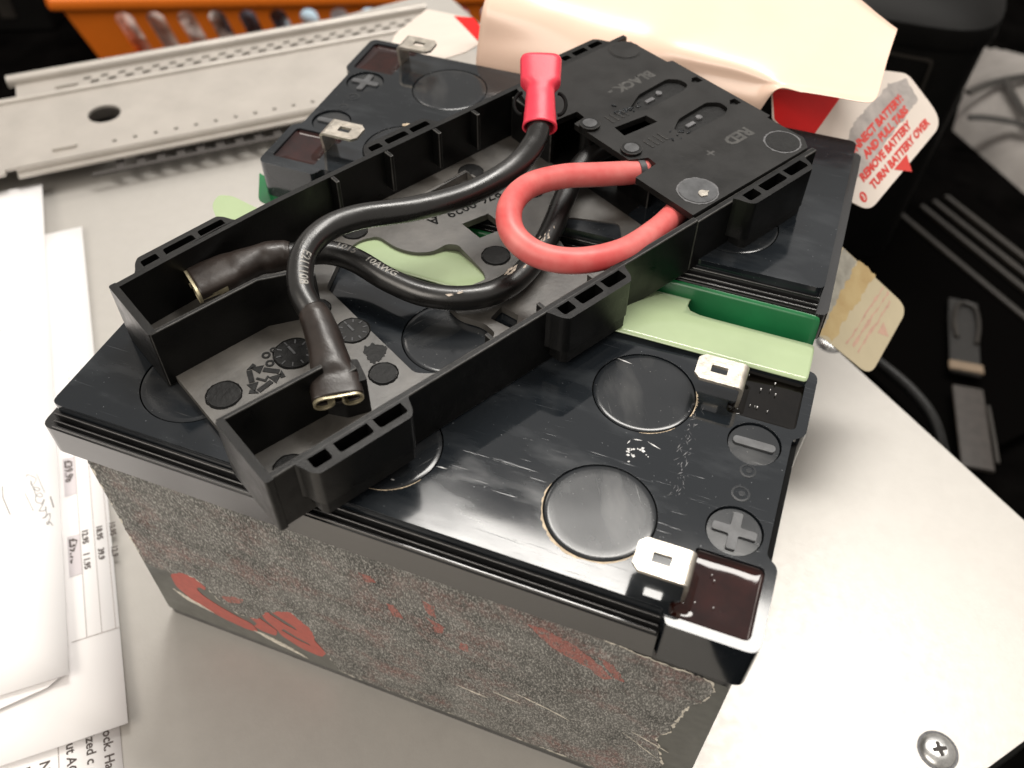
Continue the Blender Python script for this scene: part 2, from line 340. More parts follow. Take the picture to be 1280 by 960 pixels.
# ================================================================== battery
BL = 94.0
CAPS = [(x, y) for y in (15.7, 48.3) for x in (24.8, 71.5, 116.8)]
def make_battery():
    root = empty('sealed_battery', (0, 0, 0), 'black sealed lead battery in front with a torn label under the tray', 'battery', group='sealed lead batteries')
    mb = MB(); mb.prism(rrect(0.3, 150.3, 0.2, 64.3, 2.2), 0, 79.2); mb.build('case', M['case'], root, bevel=0.6)
    mb = MB(); mb.prism(rrect(0.9, 149.7, 0.9, 63.7, 2), 79.0, 80.3); mb.build('seam', M['gap'], root)
    # lid plate with openings
    out = rpoly([(0, 0), (133.4, 0), (134.6, -3), (151.5, -3), (151.5, 15.6), (149, 17.4), (149, 46.8), (151.5, 48.6), (151.5, 67.5), (134.6, 67.5), (133.4, 64.5), (0, 64.5)],
                [2, .8, .8, 2.6, 1.6, 1, 1, 1.6, 2.6, .8, .8, 2], 5)
    wells = [rpoly([(136.2, 2.2), (134.4, 2.2), (134.4, -1.0), (149.4, -1.0), (149.4, 14.6), (136.2, 14.6)], [.6, 1.2, 1.2, 1.4, 1.2, .8]),
             rpoly([(136.2, 52.6), (134.4, 52.6), (134.4, 49.4), (149.2, 49.4), (149.2, 63.6), (136.2, 63.6)], [.6, 1.2, 1.2, 1.4, 1.2, .8])]
    marks = [(141.8, 43.0), (142.2, 20.8)]
    holes = [arc(x, y, 11.25, 56) for x, y in CAPS]+[arc(x, y, 5.6, 32) for x, y in marks]+wells
    mb = MB(); mb.prism(out, 80.2, BL, holes); mb.build('lid', M['lid'], root, bevel=0.45, seg=3)
    mb = MB(); mb.box(1, 148, 1, 63.6, 90.5, 92.6); mb.box(135.2, 150.3, -2, 66.3, 91.0, 92.2); mb.build('lid_underlay', M['gap'], root)
    # stepped flange and ridges along the lid
    mb = MB(); fl = [(133.9, -3), (-2.6, -3), (-2.6, 67.5), (133.9, 67.5), (133.9, 64.52), (-.02, 64.52), (-.02, -.02), (133.9, -.02)]
    mb.prism(rpoly(fl, [.2, 2.4, 2.4, .2, 0, 1.6, 1.6, 0]), 80.2, 88.6); mb.build('flange', M['flange'], root, bevel=0.5)
    mb = MB(); mb.box(149.02, 150.4, 17.0, 47.2, 80.2, 91.2); mb.build('end_flange', M['flange'], root, bevel=0.4)
    for y0, y1, z in ((-0.75, -0.05, 91.6), (-1.75, -1.25, 90.2), (-2.75, -2.15, 89.5)):
        mb = MB(); mb.box(0.2, 133.6, y0, y1, 88.4, z); mb.build('ridge', M['flange'], root, bevel=0.22)
        mb = MB(); mb.box(0.2, 133.6, 64.5-y1, 64.5-y0, 88.4, z); mb.build('ridge', M['flange'], root, bevel=0.22)
    for i, (x, y) in enumerate(CAPS):
        mb = MB(); n = 64; v = [(0, 0, -.08)]; f = []
        prof = [(5, -.05), (8.6, -.02), (9.9, .0), (10.65, -.02), (10.95, -.15), (11.0, -1.6)]
        for r, z in prof: v += [(r*math.cos(2*math.pi*k/n), r*math.sin(2*math.pi*k/n), z) for k in range(n)]
        f += [(0, 1+k, 1+(k+1) % n) for k in range(n)]
        for q in range(len(prof)-1): f += [(1+q*n+k, 1+(q+1)*n+k, 1+(q+1)*n+(k+1) % n, 1+q*n+(k+1) % n) for k in range(n)]
        mb.add(v, f); o = mb.build('vent_cap', M['cap'], root, angle=50); o.location = (x*S, y*S, (BL+.02)*S); o.rotation_euler = (R(random.uniform(-.35, .35)), R(random.uniform(-.35, .35)), R(60*i))
    for j, (x, y) in enumerate(marks):
        mb = MB(); mb.prism(arc(0, 0, 5.35, 32), -1.5, -.55); mb.build('polarity_disc', M['cap'], root, bevel=.15).location = (x*S, y*S, BL*S)
        mb = MB()
        if j == 0: mb.prism(rrect(-4.4, 4.4, -1.0, 1.0, .9), -.6, -.05)
        else:
            a, l = 0.95, 4.3; mb.prism(rpoly([(a, a), (l, a), (l, -a), (a, -a), (a, -l), (-a, -l), (-a, -a), (-l, -a), (-l, a), (-a, a), (-a, l), (a, l)], .5), -.6, -.05)
        mb.build('minus_sign' if j == 0 else 'plus_sign', M['grey_plastic'], root, bevel=.15).location = (x*S, y*S, BL*S)
    for (x, y, r) in ((141.9, 35.6, 1.7), (141.6, 29.6, 1.9)):
        mb = MB(); mb.prism(arc(0, 0, r, 24), 0, .10, [arc(0, 0, r-.45, 24)]); mb.prism(arc(.2, .1, r*.35, 16), 0, .08); mb.build('moulding_ring', M['cap'], root).location = (x*S, y*S, (BL-.02)*S)
    # cast resin in the terminal wells, with a meniscus climbing the walls and the tab
    for wi, (wx0, wx1, wy0, wy1, mt) in enumerate(((134.3, 149.5, -1.1, 14.7, 'resin_brown'), (134.3, 149.3, 49.3, 63.7, 'resin_black'))):
        nx = ny = 44; v = []; f = []; rnd = random.Random(wi)
        ph = [rnd.uniform(0, 6) for _ in range(4)]
        for j in range(ny+1):
            for i in range(nx+1):
                x = wx0+(wx1-wx0)*i/nx; y = wy0+(wy1-wy0)*j/ny
                d = min(x-wx0, wx1-x, y-wy0, wy1-y)
                dt = math.hypot(max(abs(x-136.4)-.5, 0), max(abs(y-(5.4 if wi == 0 else 54.4))-3.4, 0))
                z = 93.0+.5*math.exp(-d/.55)+.30*math.exp(-(wy1-y)/2.2)+.9*math.exp(-dt/.8)+.025*math.sin(x*.5+ph[0])*math.sin(y*.4+ph[1])-.035*(y-wy0)
                v.append((x, y, z))
        for j in range(ny):
            for i in range(nx): a = j*(nx+1)+i; f.append((a, a+1, a+nx+2, a+nx+1))
        mb = MB(); mb.add(v, f); mb.build('resin_fill', M[mt], root, angle=180)
    # bent blade terminals with a slot
    for wi, yc in enumerate((5.6, 54.3)):
        mb = MB(); t = .75; x0, x1, h = 126.0, 136.8, 100.6; w_ = 3.6
        prof = [(x0, h)]+[(x1-1.3+1.3*math.sin(R(a)), h-1.3+1.3*math.cos(R(a))) for a in (0, 18, 36, 54, 72, 90)]+[(x1-.1, 92.5)]
        # horizontal blade as a plate with a hole, then the bend as a swept strip
        blade = rpoly([(x0+1.3, yc-w_), (x1-1.3, yc-w_), (x1-1.3, yc+w_), (x0+1.3, yc+w_), (x0, yc+w_-1.3), (x0, yc-w_+1.3)], .12)
        mb.prism(blade, h-t, h, [rrect(129.1, 132.6, yc-1.05, yc+1.05, .2)])
        v = []; f = []
        for (x, z) in prof[1:]:
            pass
        arcp = prof[1:]; nn = []
        for i, (x, z) in enumerate(arcp):
            a = min(i*18, 90); nn.append((math.sin(R(a)), math.cos(R(a))))
        for i, (x, z) in enumerate(arcp):
            nw = w_ if i < len(arcp)-1 else w_-1.0
            for (yy, tt) in ((yc-nw, 0), (yc+nw, 0), (yc+nw, t), (yc-nw, t)): v.append((x-nn[i][0]*tt, yy, z-nn[i][1]*tt))
        for i in range(len(arcp)-1):
            for k in range(4): j = (k+1) % 4; f.append((i*4+k, i*4+j, (i+1)*4+j, (i+1)*4+k))
        mb.add(v, f)
        for g in (-2.3, 2.3): mb.box(127.2, 133.8, yc+g-.12, yc+g+.12, h-.02, h+.05)
        mb.build('terminal', M['tin'], root, bevel=.08)
    # residue and scuffs on the lid
    rnd = random.Random(5)
    def blob(name, cx, cy, sx, sy, rot, m, n=14, h=.12, amp=.35):
        pts = []
        for k in range(n):
            a = 2*math.pi*k/n; q = 1+rnd.uniform(-amp, amp); x, y = sx*q*math.cos(a), sy*q*math.sin(a); c, s_ = math.cos(R(rot)), math.sin(R(rot)); pts.append((cx+c*x-s_*y, cy+s_*x+c*y))
        mb = MB(); mb.prism(pts, BL-.02, BL+h, bottom=False); return mb.build(name, m, root)
    return root, blob
M['grey_plastic'] = mat('worn_grey_plastic', (0.060, 0.062, 0.066), 0.45, var=0.4, vscale=300)
bat, blob = make_battery()
back = bat.copy(); COL.objects.link(back)
for ch in list(bat.children):
    c = ch.copy(); COL.objects.link(c); c.parent = back
back['label'] = 'black sealed lead battery behind, without label, its terminals at upper left'
BX, BY = 74.0, 124.4
back.rotation_euler = (R(.22), R(.62), R(180.0)); back.location = ((BX+75.5)*S, (BY+32.25)*S, 2.2*S)
for ch in back.children:
    if ch.name.startswith('resin_fill'): ch.material_slots[0].link = 'OBJECT'; ch.material_slots[0].material = M['resin_brown2'] if 'resin_brown2' in M else M['resin_brown']
# scuffs that only the front battery has
sc = MB(); rnd = random.Random(3)
for k in range(16):
    x, y = 119.5+rnd.gauss(0, 1.6), 31.6+rnd.gauss(0, 1.1); r = rnd.uniform(.12, .5)
    sc.prism([(x+r*rnd.uniform(.5, 1.3)*math.cos(a), y+r*rnd.uniform(.4, 1)*math.sin(a)) for a in (0, 1, 2, 3, 4, 5)], BL-.01, BL+.06, bottom=False)
for (x, y, l, a) in ((122.5, 35.0, 3.2, -18), (119.0, 35.2, 2.0, 10), (117.4, 34.0, 1.2, 70), (84, 14.2, 2.4, 4), (76, 8, .8, 10), (110.4, 55.5, 3.6, -8)):
    c, s_ = math.cos(R(a)), math.sin(R(a)); w_ = .14
    sc.prism([(x-c*l/2, y-s_*l/2), (x+s_*w_, y-c*w_), (x+c*l/2, y+s_*l/2), (x-s_*w_, y+c*w_)], BL-.01, BL+.05, bottom=False)
sc.build('scuff_mark', M['white_mark'], bat, smooth=False)
sc = MB()
for k in range(60):
    x = 129.4+rnd.gauss(0, .9)-.02*k; y = 24+k*.42+rnd.gauss(0, .5); l = rnd.uniform(.15, .9); a = rnd.uniform(.6, 2.4); c, s_ = math.cos(a)*l, math.sin(a)*l; w_ = rnd.uniform(.04, .14)
    sc.prism([(x-c, y-s_), (x+w_, y-w_*.6), (x+c, y+s_), (x-w_, y+w_*.7)], BL-.01, BL+.02, bottom=False)
sc.build('scuff_mark', M['grey_mark'], bat, smooth=False)
sc = MB()                                                  # pale residue round the vent caps
for cx, cy, a0, a1, wmax in ((116.8, 15.7, 165, 325, .6), (116.8, 48.3, -16, 22, .7), (71.5, 15.7, 270, 330, .2), (116.8, 48.3, 280, 320, .15)):
    n = 46; inner = []; outer = []
    for k in range(n+1):
        a = R(a0+(a1-a0)*k/n); q = rnd.uniform(.15, 1)*wmax*math.sin(math.pi*k/n)**.5; inner.append((cx+11.25*math.cos(a), cy+11.25*math.sin(a))); outer.append((cx+(11.3+q)*math.cos(a), cy+(11.3+q)*math.sin(a)))
    v = [(x, y, BL+.05) for x, y in inner]+[(x, y, BL+.01) for x, y in outer]; sc.add(v, [(k, n+1+k, n+2+k, k+1) for k in range(n)])
sc.build('residue', M['wax'], bat)
sc = MB()
for k in range(9):
    x = 137+rnd.random()*8; y = 52.5+rnd.random()*10; r = rnd.choice((.07, .1, .15)); sc.prism(arc(x, y, r, 6), 93.0, 93.42+.08*rnd.random())
for k in range(4):
    x = 138+rnd.random()*9; y = 1+rnd.random()*11; sc.prism(arc(x, y, .11, 6), 93.0, 93.35)
sc.build('resin_speck', M['white_mark'], bat)
# back battery: residue along one cap
sc = MB(); cx, cy = 117, 48.3; n = 30
for k in range(n):
    a = R(225+70*k/n); q = rnd.uniform(.3, 1.6); x, y = cx+11.5*math.cos(a), cy+11.5*math.sin(a); sc.prism([(x+q*.6*math.cos(b+k), y+q*.5*math.sin(b+k)) for b in (0, 1.3, 2.4, 3.6, 4.9)], BL-.02, BL+.15+.2*rnd.random())
sc.build('residue', M['wax'], back)

# torn label on the front face (built in x,z and stood up at y)
def stand(y): return lambda x, z, h: (x, y-h, z)
lab = [(1.2, 75.0), (14, 75.3), (30, 75.2), (45, 75.6), (60, 76.0), (75, 76.4), (84, 76.6), (98, 76.2), (115, 75.8), (131, 73.2), (140, 72.6), (146.5, 72.0), (147.6, 68.5), (146.5, 62.5), (143.8, 58), (142.8, 48), (142.3, 41.8), (140, 36), (143.5, 22), (143, 4.5), (100, 3.6), (60, 3.2),
       (55.5, 4.2), (52.6, 13.0), (49.8, 25.4), (45.4, 30.9), (41.4, 28.6), (36.6, 24.6), (33.2, 18.6), (29.4, 17.2), (27.0, 17.0), (22.0, 21.4), (19.6, 26.4), (17.4, 30.0), (13.2, 30.6), (9.4, 28.0), (5.2, 27.4), (1.0, 28.4)]
mb = MB(); mb.prism(rrect(.8, 149.8, 2.5, 72, 1), 0.0, .05); mb.xform(stand(.2)); mb.build('printed_label', M['printdark'], bat, smooth=False)
mb = MB(); mb.prism(jag(lab, .55, .42, 4), 0.06, .18, bottom=False); mb.xform(stand(.2)); mb.build('torn_label_fringe', M['fringe'], bat, smooth=False)
lab2 = [((x-75)*.9955+75, (z-40)*.992+40) for x, z in lab]
mb = MB(); mb.prism(jag(lab2, .55, .36, 9), .18, .30, bottom=False); mb.xform(stand(.2)); mb.build('torn_label', M['torn'], bat, smooth=False)
mb = MB()
C_ = rpoly([(8.6, 26.6), (11.8, 29.6), (16.2, 29.4), (19.8, 26.2), (18.2, 22.2), (15.2, 24.2), (13.6, 22.6), (15.4, 18.8), (20.2, 15.6), (26.4, 12.4), (31.0, 11.4), (31.0, 14.8), (33.4, 19.4), (30.8, 21.6), (28.6, 17.2),(29.4, 13.6), (27.5, 9.6), (21.4, 11.4), (14.6, 14.8), (10.0, 20.0)], .9)
C_ = rpoly([(8.4, 26.0), (11.6, 29.8), (16.4, 30.2), (19.6, 26.6), (18.6, 24.2), (17.2, 25.2), (15.6, 23.2), (16.8, 20.4), (21.0, 17.2), (26.2, 14.6), (30.4, 13.4), (31.6, 9.4), (27.5, 8.2), (20.0, 9.8), (12.4, 13.8), (8.4, 19.6)], 1.2)
mb.prism(C_, .06, .13)
S_ = rpoly([(27.8, 23.2), (29.8, 24.6), (31.8, 21.0), (34.6, 18.6), (38.6, 15.2), (37.4, 11.4), (33.4, 11.0), (30.6, 12.4), (32.4, 14.8), (29.6, 18.6)], 1)
mb.prism(S_, .06, .14)
B_ = rpoly([(37.2, 30.0), (41.0, 31.6), (45.2, 31.6), (49.2, 27.6), (50.8, 21.0), (50.0, 18.4), (52.8, 12.4), (50.8, 8.6), (45.0, 9.2), (39.4, 13.0), (38.6, 16.0), (35.6, 20.0), (35.4, 24.0)], 1.2)
mb.prism(B_, .06, .13, [rpoly([(38.0, 24.6), (42.0, 21.6), (45.4, 20.4), (45.2, 21.8), (41.6, 24.4), (38.4, 26.6)], .3), rpoly([(40.0, 16.6), (44.6, 14.2), (48.4, 13.4), (48.0, 14.6), (44.6, 15.8), (41.0, 18.2)], .3)])
mb.xform(stand(.2)); mb.build('red_logo_letters', M['printred'], bat, smooth=False)
mb = MB()
mb.prism(jag([(6.6, 17.4), (10.0, 15.8), (15, 13.2), (18.0, 11.2), (16, 11.4), (10, 13.4)], .5, .15, 2), .05, .2); mb.prism(jag([(30, 9.4), (33, 9.6), (38, 8.0), (42, 6.4), (45.8, 3.9), (38, 5.8), (33, 7.8)], .5, .2, 3), .05, .2)
mb.xform(stand(.2)); mb.build('paper_remnant', M['fringe'], bat, smooth=False)
mb = MB()
for i, p in enumerate([[(108, 69.5), (112, 70), (118.5, 67.6), (122.0, 65.0), (125.2, 62.0), (127.6, 58.4), (125.6, 56.6), (122.4, 59.6), (119.8, 60.4), (117.0, 61.6), (113.6, 63.0), (110.6, 66.0)], [(123.6, 66.0), (126.6, 65.2), (128.8, 62.4), (130.0, 59.0), (128.0, 58.6), (126.2, 61.6)],
                       [(69, 66), (72, 66.4), (73, 64), (70, 63)], [(84, 63), (87, 62.6), (87.2, 57), (85.2, 58)], [(74.6, 55.6), (77, 56), (78.4, 51), (76, 50.6)], [(84, 56), (89, 54.4), (88, 50.6), (86.2, 50.0), (86.0, 53.4)], [(92.6, 49.4), (94.4, 49.6), (94.4, 46), (92.4, 46)],
                       [(24, 24.8), (28, 27.6), (31.4, 28.0), (29, 24.4), (25.4, 22.6)]]):
    mb.prism(jag(p, .5, .3, i+20), .26, .34, bottom=False)
mb.xform(stand(.2)); mb.build('red_ink_trace', M['tornred'], bat, smooth=False)
mb = MB()
for (x, z, l, a) in ((104, 28, 3.5, -8), (112, 31, 6, -14), (117, 29.4, 3, -22), (139, 33, 5, -24), (137, 29, 6, -40), (95, 24, 4, -6)):
    c, s_ = math.cos(R(a)), math.sin(R(a)); mb.prism(jag([(x-c*l, z-s_*l), (x-s_*.2, z-.2), (x+c*l, z+s_*l), (x, z+.25)], .5, .12, int(x)), .28, .42, bottom=False)
mb.xform(stand(.2)); mb.build('paper_curl', M['fringe'], bat, smooth=False)

# ================================================================== connector tray (local u along its length, n across, h up)
TO = Vector((77.9, 19.5, 94.25)); TA = R(61.0)
tray = empty('connector_tray', TO, 'black plastic connector tray lying diagonally across both batteries', 'plastic tray', rz=TA)
def tw(u, n, h): c, s_ = math.cos(TA), math.sin(TA); return Vector((TO.x+c*u-s_*n, TO.y+s_*u+c*n, TO.z+h))
FT, RIM = 1.9, 15.8
def farn(u):
    P = [(-34, 65.0), (-20, 66.4), (-8, 67.4), (8, 68.6), (30, 69.2), (60, 69.6), (90, 70.2), (126, 70.6)]
    for (a, b), (c, d) in zip(P, P[1:]):
        if u <= c: return b+(d-b)*(u-a)/(c-a)
    return 70.6
fu = [-34+4*i for i in range(41)]
# floor: left pad, far strip, mid plate and narrow strip along the near wall; the big opening shows the battery and the green film
floor_out = [(-33.6, .6), (-31.6, 18.4), (-31.6, 46.6), (-33, 64.5)]+[(u, farn(u)-.4) for u in fu if -30 < u < 80]+[(82, 69), (82, .5)]
hole = rpoly([(8.3, 14.6), (10.6, 12.4), (13, 11.0), (26.4, 11.2), (29.4, 12.6), (29.4, 16.8), (26.6, 22.0), (26.8, 26.6), (33.0, 28.6), (39.0, 27.6), (40.2, 30.0), (41.6, 41.6), (39.6, 43.6), (35.2, 43.4), (31.4, 46.2), (29.2, 50.6), (28.4, 56.8), (24, 58.4), (18.0, 57.0), (8.4, 49.2)], [1.2, 1, .5, .8, 1, 2, 2, 1, 2, 1, 1, 1, 1, 2, 3, 2, 1.5, 2, 2, 1])
hole2 = [(47.4, 40.2), (55, 39), (55, 46.2), (47.4, 47.2)]
hole3 = rpoly([(31.5, 16.8), (36.0, 18.2), (37.0, 13.6), (33.4, 10.2)], .4)
hole4 = rpoly([(60, 20), (74, 17), (78, 22), (70, 32), (64, 33)], 1.5)
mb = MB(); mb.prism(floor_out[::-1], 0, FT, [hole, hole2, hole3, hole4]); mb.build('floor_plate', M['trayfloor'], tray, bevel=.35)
# walls
def wall(pts, th, z0, z1, name='wall', m='tray', bev=.3, close=False):
    P = [Vector(p) for p in pts]; lft = []; rgt = []
    for i, p in enumerate(P):
        d = (P[min(i+1, len(P)-1)]-P[max(i-1, 0)]).normalized(); nn = Vector((-d.y, d.x)); lft.append(p+nn*th/2); rgt.append(p-nn*th/2)
    mb = MB(); mb.prism([tuple(p) for p in lft]+[tuple(p) for p in rgt[::-1]], z0, z1); return mb.build(name, M[m], tray, bevel=bev)
wall([(-33.6, .8), (80, .8)], 1.6, 0.02, RIM, 'near_wall')
wall([(80, .8), (124.5, .8)], 1.6, 0.02, RIM-.6, 'near_wall')
wall([(-33.5, farn(-33.5)-.75)]+[(u, farn(u)-.75) for u in fu if -33 <= u <= 126], 1.5, 0.02, RIM, 'far_wall')
mb = MB(); mb.prism(rpoly([(-34.4, -.3), (-32.6, -.3), (-32.6, 17.8), (-34.4, 17.8)], [1.2, .2, .2, .4]), .03, RIM+.05); mb.build('end_wall', M['tray'], tray, bevel=.35)
mb = MB(); mb.prism(rpoly([(-33.6, 46.5), (-31.9, 46.5), (-31.9, 65.4), (-33.6, 65.4)], [.2, .2, .2, 1.2]), .03, RIM+.05); mb.build('end_wall', M['tray'], tray, bevel=.35)
wall([(-33.4, 46.9), (-8.4, 47.4), (-1.2, 44.4), (2, 40.5)], 1.1, .04, RIM, 'pocket_wall', bev=.25)
wall([(-34.0, 18.0), (-11.2, 17.3)], 1.1, .04, RIM, 'pocket_wall', bev=.25)
# thin ribs on the inside of the far wall, small notches on the near wall
for u in (24.1, 40.1, 55.2, 68): mb = MB(); mb.box(u-.5, u+.5, farn(u)-4.2, farn(u)-1.3, 5, RIM-.1); mb.build('rib', M['tray'], tray, bevel=.2)
for u in (19.5, 33.6, 53.8): mb = MB(); mb.box(u-.5, u+.5, 1.5, 3.6, 4, RIM-.3); mb.build('rib', M['tray'], tray, bevel=.2)
mb = MB(); mb.box(12, 30, 1.4, 2.3, 3, RIM-2.4); mb.build('inner_ledge', M['tray'], tray, bevel=.15)
# stepped block beside the near pocket with bright scraped top
mb = MB(); mb.prism(rpoly([(-12.4, 17.0), (-6.4, 19.4), (-3.2, 17.4), (-4.8, 11.6), (-9.6, 13.2)], .5), FT-.2, 12.0); mb.build('clip_block', M['traydark'], tray, bevel=.4)
mb = MB(); mb.box(-7.6, -5.2, 14.2, 19.0, 12.0, 13.4); mb.build('clip_tongue', M['cover'], tray, bevel=.3)
# latch brackets with three open slots
def bracket(u0, u1, near, bot):
    s_ = -1 if near else 1; base = (lambda u: 0.0) if near else farn; dp = 4.6 if near else 3.9
    def q(u, d): return (u, base(u)+s_*d)
    outl = [q(u0, -.2), q(u0+.6, .6), q(u0+1.6, dp-1.2), q(u0+2.8, dp), q(u1-2.8, dp), q(u1-1.6, dp-1.2), q(u1-.6, .6), q(u1, -.2)]
    L = u1-u0; hs = []
    for a, b in ((u0+2.6, u0+2.6+.20*(L-6)), (u0+3.8+.22*(L-6), u0+.66*(L-6)+2.6), (u0+.66*(L-6)+3.9, u1-2.4)):
        cr = [q(a, .35), q(b, .35), q(b, dp-1.5), q(a, dp-1.5)]
        hs.append(rpoly(cr, [.1, .1, .7, .7]))
    mb = MB(); mb.prism(rpoly(outl, [.1, .6, .8, .5, .5, .8, .6, .1]), bot, RIM+.02, hs); o = mb.build('latch_bracket', M['tray'], tray, bevel=.28)
    mb = MB(); mb.prism(rpoly([q(u0+1.7, -.1), q(u0+2.0, dp-1.4), q(u0+2.9, dp-.3), q(u1-2.9, dp-.3), q(u1-2.0, dp-1.4), q(u1-1.7, -.1)], .3), bot-3.6, bot+.8); mb.build('bracket_skirt', M['traydark'], o, bevel=.5)
for a in ((-28.4, -2.6, True, 6.0), (32.6, 56, True, 5.5), (92.2, 119.2, True, 4.6), (-27.6, -1.8, False, 6), (34.6, 58.0, False, 6), (100.5, 120.4, False, 6)): bracket(*a)
# cover plate over the right third
cov = [(80.2, 2.0), (80.2, 3.4), (88.4, 21.0), (81.6, 21.6), (82.4, 32.2), (86.6, 33.8), (88.2, 45.7), (88.7, 50.0), (81.2, 50.6), (80.2, 58.6), (83.6, 68.6), (120.8, 69.2), (124.9, 66.4), (125.0, 52.2), (126.6, 51.8), (126.4, 16.8), (125.0, 16.8), (125.2, 5.0), (122.6, 1.7)]
cov[1] = (80.2, 19.8); cov[2] = (88.0, 21.2); cov = [(80.2, 2.0), (80.2, 20.6), (88.0, 21.2), (88.4, 24.2), (84.0, 26.6), (84.2, 46.6), (88.2, 47.0), (88.6, 50.2), (81.2, 50.8), (80.2, 58.6), (83.6, 68.6), (120.8, 69.2), (124.9, 66.4), (125.0, 52.2), (126.6, 51.8), (126.4, 16.8), (125.0, 16.8), (125.2, 5.0), (122.6, 1.7)]
slot = [(91.0, 38.8), (101.3, 37.5), (101.5, 33.6), (90.4, 34.6)]
rec1 = rpoly([(99.2, 42.0), (106.8, 45.6), (118.4, 46.2), (121.0, 43.6), (120.8, 40.6), (117.6, 39.3), (103, 39.2)], 1)
rec2 = rpoly([(102.0, 28.4), (106.7, 31.0), (118, 31.6), (120.8, 29.4), (120.6, 26.2), (117.4, 24.6), (104, 24.8)], 1)
arr1 = [(122.4, 40.8), (124.0, 42.2), (125.6, 41.8), (125.4, 39.4), (123.6, 39.6)]; arr2 = [(122.2, 27.0), (123.8, 28.4), (125.4, 28.0), (125.2, 25.6), (123.4, 25.8)]
mb = MB(); mb.prism(rpoly(cov, [.2]*13+[.4]*2+[.4]*4), RIM-1.6, RIM+.1, [slot, rec1, rec2, arr1, arr2]); cover = mb.build('cover_plate', M['cover'], tray, bevel=.3)
mb = MB()
for r in (rec1, rec2, arr1, arr2):
    cx = sum(p[0] for p in r)/len(r); cy = sum(p[1] for p in r)/len(r); mb.prism([((x-cx)*1.06+cx, (y-cy)*1.06+cy) for x, y in r], RIM-2.4, RIM-1.0)
mb.build('recess_floor', M['traydark'], cover, smooth=False)  # floors coloured darker than the cover, painting in the recess shade
mb = MB()
for cx, cy in ((112.4, 43.4), (112.2, 28.8)): mb.prism(arc(cx, cy, .9, 16), RIM-1.1, RIM-.4); mb.box(106.6, 109.6, cy-1.4, cy-.2, RIM-1.1, RIM-.5)
mb.build('weld_nub', M['grey_mark'], cover, bevel=.1)
mb = MB(); rnd = random.Random(11)
for cx, cy, nn in ((99.0, 42.2, 26), (101.6, 26.0, 8)):
    for k in range(nn):
        x, y = cx+rnd.gauss(0, 1.9), cy+rnd.gauss(0, 1.1); r = rnd.uniform(.2, .7); a0 = rnd.uniform(0, 6)
        mb.prism([(x+r*1.6*math.cos(a0), y+r*math.sin(a0)), (x+.3*math.cos(a0+2), y+.3*math.sin(a0+2)), (x-r*1.4*math.cos(a0), y-r*math.sin(a0)), (x+.3*math.cos(a0-2), y+.3*math.sin(a0-2))], RIM, RIM+.2+.25*rnd.random())
mb.build('melted_plastic', M['lid'], cover, bevel=.05)
mb = MB()
for u in (92.2, 94.0, 95.8, 97.4): mb.box(u, u+.7, 26.4, 30.0, RIM, RIM+.28); mb.box(u, u+.7, 40.4, 43.8, RIM, RIM+.28)
mb.build('grip_rib', M['cover'], cover, bevel=.1)
mb = MB()
text_on(mb, 'RED', 4.8, (117.2, 17.6, RIM+.12), (-1, 0, 0), (0, -1, 0), bold=.22); text_on(mb, '+', 5.0, (103.2, 17.4, RIM+.12), (-1, 0, 0), (0, -1, 0), bold=.1)
text_on(mb, 'BLACK -', 4.4, (117.5, 52.4, RIM+.12), (-1, 0, 0), (0, -1, 0), bold=.22)
mb.build('moulded_lettering', M['worn'], cover, smooth=False)
for (x, y, r, m) in ((120.2, 64.2, 4.2, 'cover'), (119.4, 7.2, 4.3, 'traydark'), (87.8, 7.4, 4.6, 'grey_plastic')):
    mb = MB(); mb.prism(arc(0, 0, r, 40), -.5, .34); d = mb.build('ejector_disc', M[m], cover, bevel=.2); d.location = (x*S, y*S, RIM*S)
    mb = MB(); mb.prism(jag(arc(0, 0, r+.5, 40), .6, .2, 3), 0, .18, [arc(0, 0, r, 40)]); mb.build('flash_ring', M['grey_mark'] if y < 60 else M['cover'], d)
mb = MB(); mb.prism(jag([(86.4, 5.0), (88.0, 4.2), (89.3, 5.2), (88.6, 6.6), (87.8, 7.0), (86.8, 6.4)], .5, .25, 5), RIM+.3, RIM+.6, bottom=False); mb.build('white_scrape', M['tin'], cover, smooth=False)
for (x, y) in ((86.6, 43.4), (87.2, 29.0)):
    mb = MB(); mb.prism(arc(0, 0, 2.3, 24), -9, .0); mb.prism(arc(0, 0, 2.7, 24), -1.4, .5); o = mb.build('post', M['tray'], tray, bevel=.25); o.location = (x*S, y*S, (RIM+.4)*S)
    mb = MB(); mb.prism(arc(0, 0, 1.9, 20), .45, .7); mb.build('post_top', M['grey_plastic'], o, bevel=.2)
# partitions under the cover
wall([(88.6, 22), (88.6, 33)], 1.4, 1, RIM-1.4, 'partition'); wall([(82, 52), (82, 68)], 1.4, 1, RIM-1.4, 'partition'); wall([(124, 3), (124, 68)], 1.4, 0.05, RIM-1.4, 'partition')
mb = MB(); mb.box(80.5, 123, 2, 68, .03, 1.6); mb.build('floor_plate', M['traydark'], tray)
wall([(58, 6), (79, 14), (79, 2.2)], 1.2, 1.5, 7, 'guide_rib', m='trayfloor'); wall([(44, 60.6), (60, 61.4), (60, 57.0)], 1.2, 1.5, 4.2, 'guide_rib', m='trayfloor'); wall([(12, 63.0), (34, 63.6)], 1.2, 1.5, 4.0, 'guide_rib', m='trayfloor')
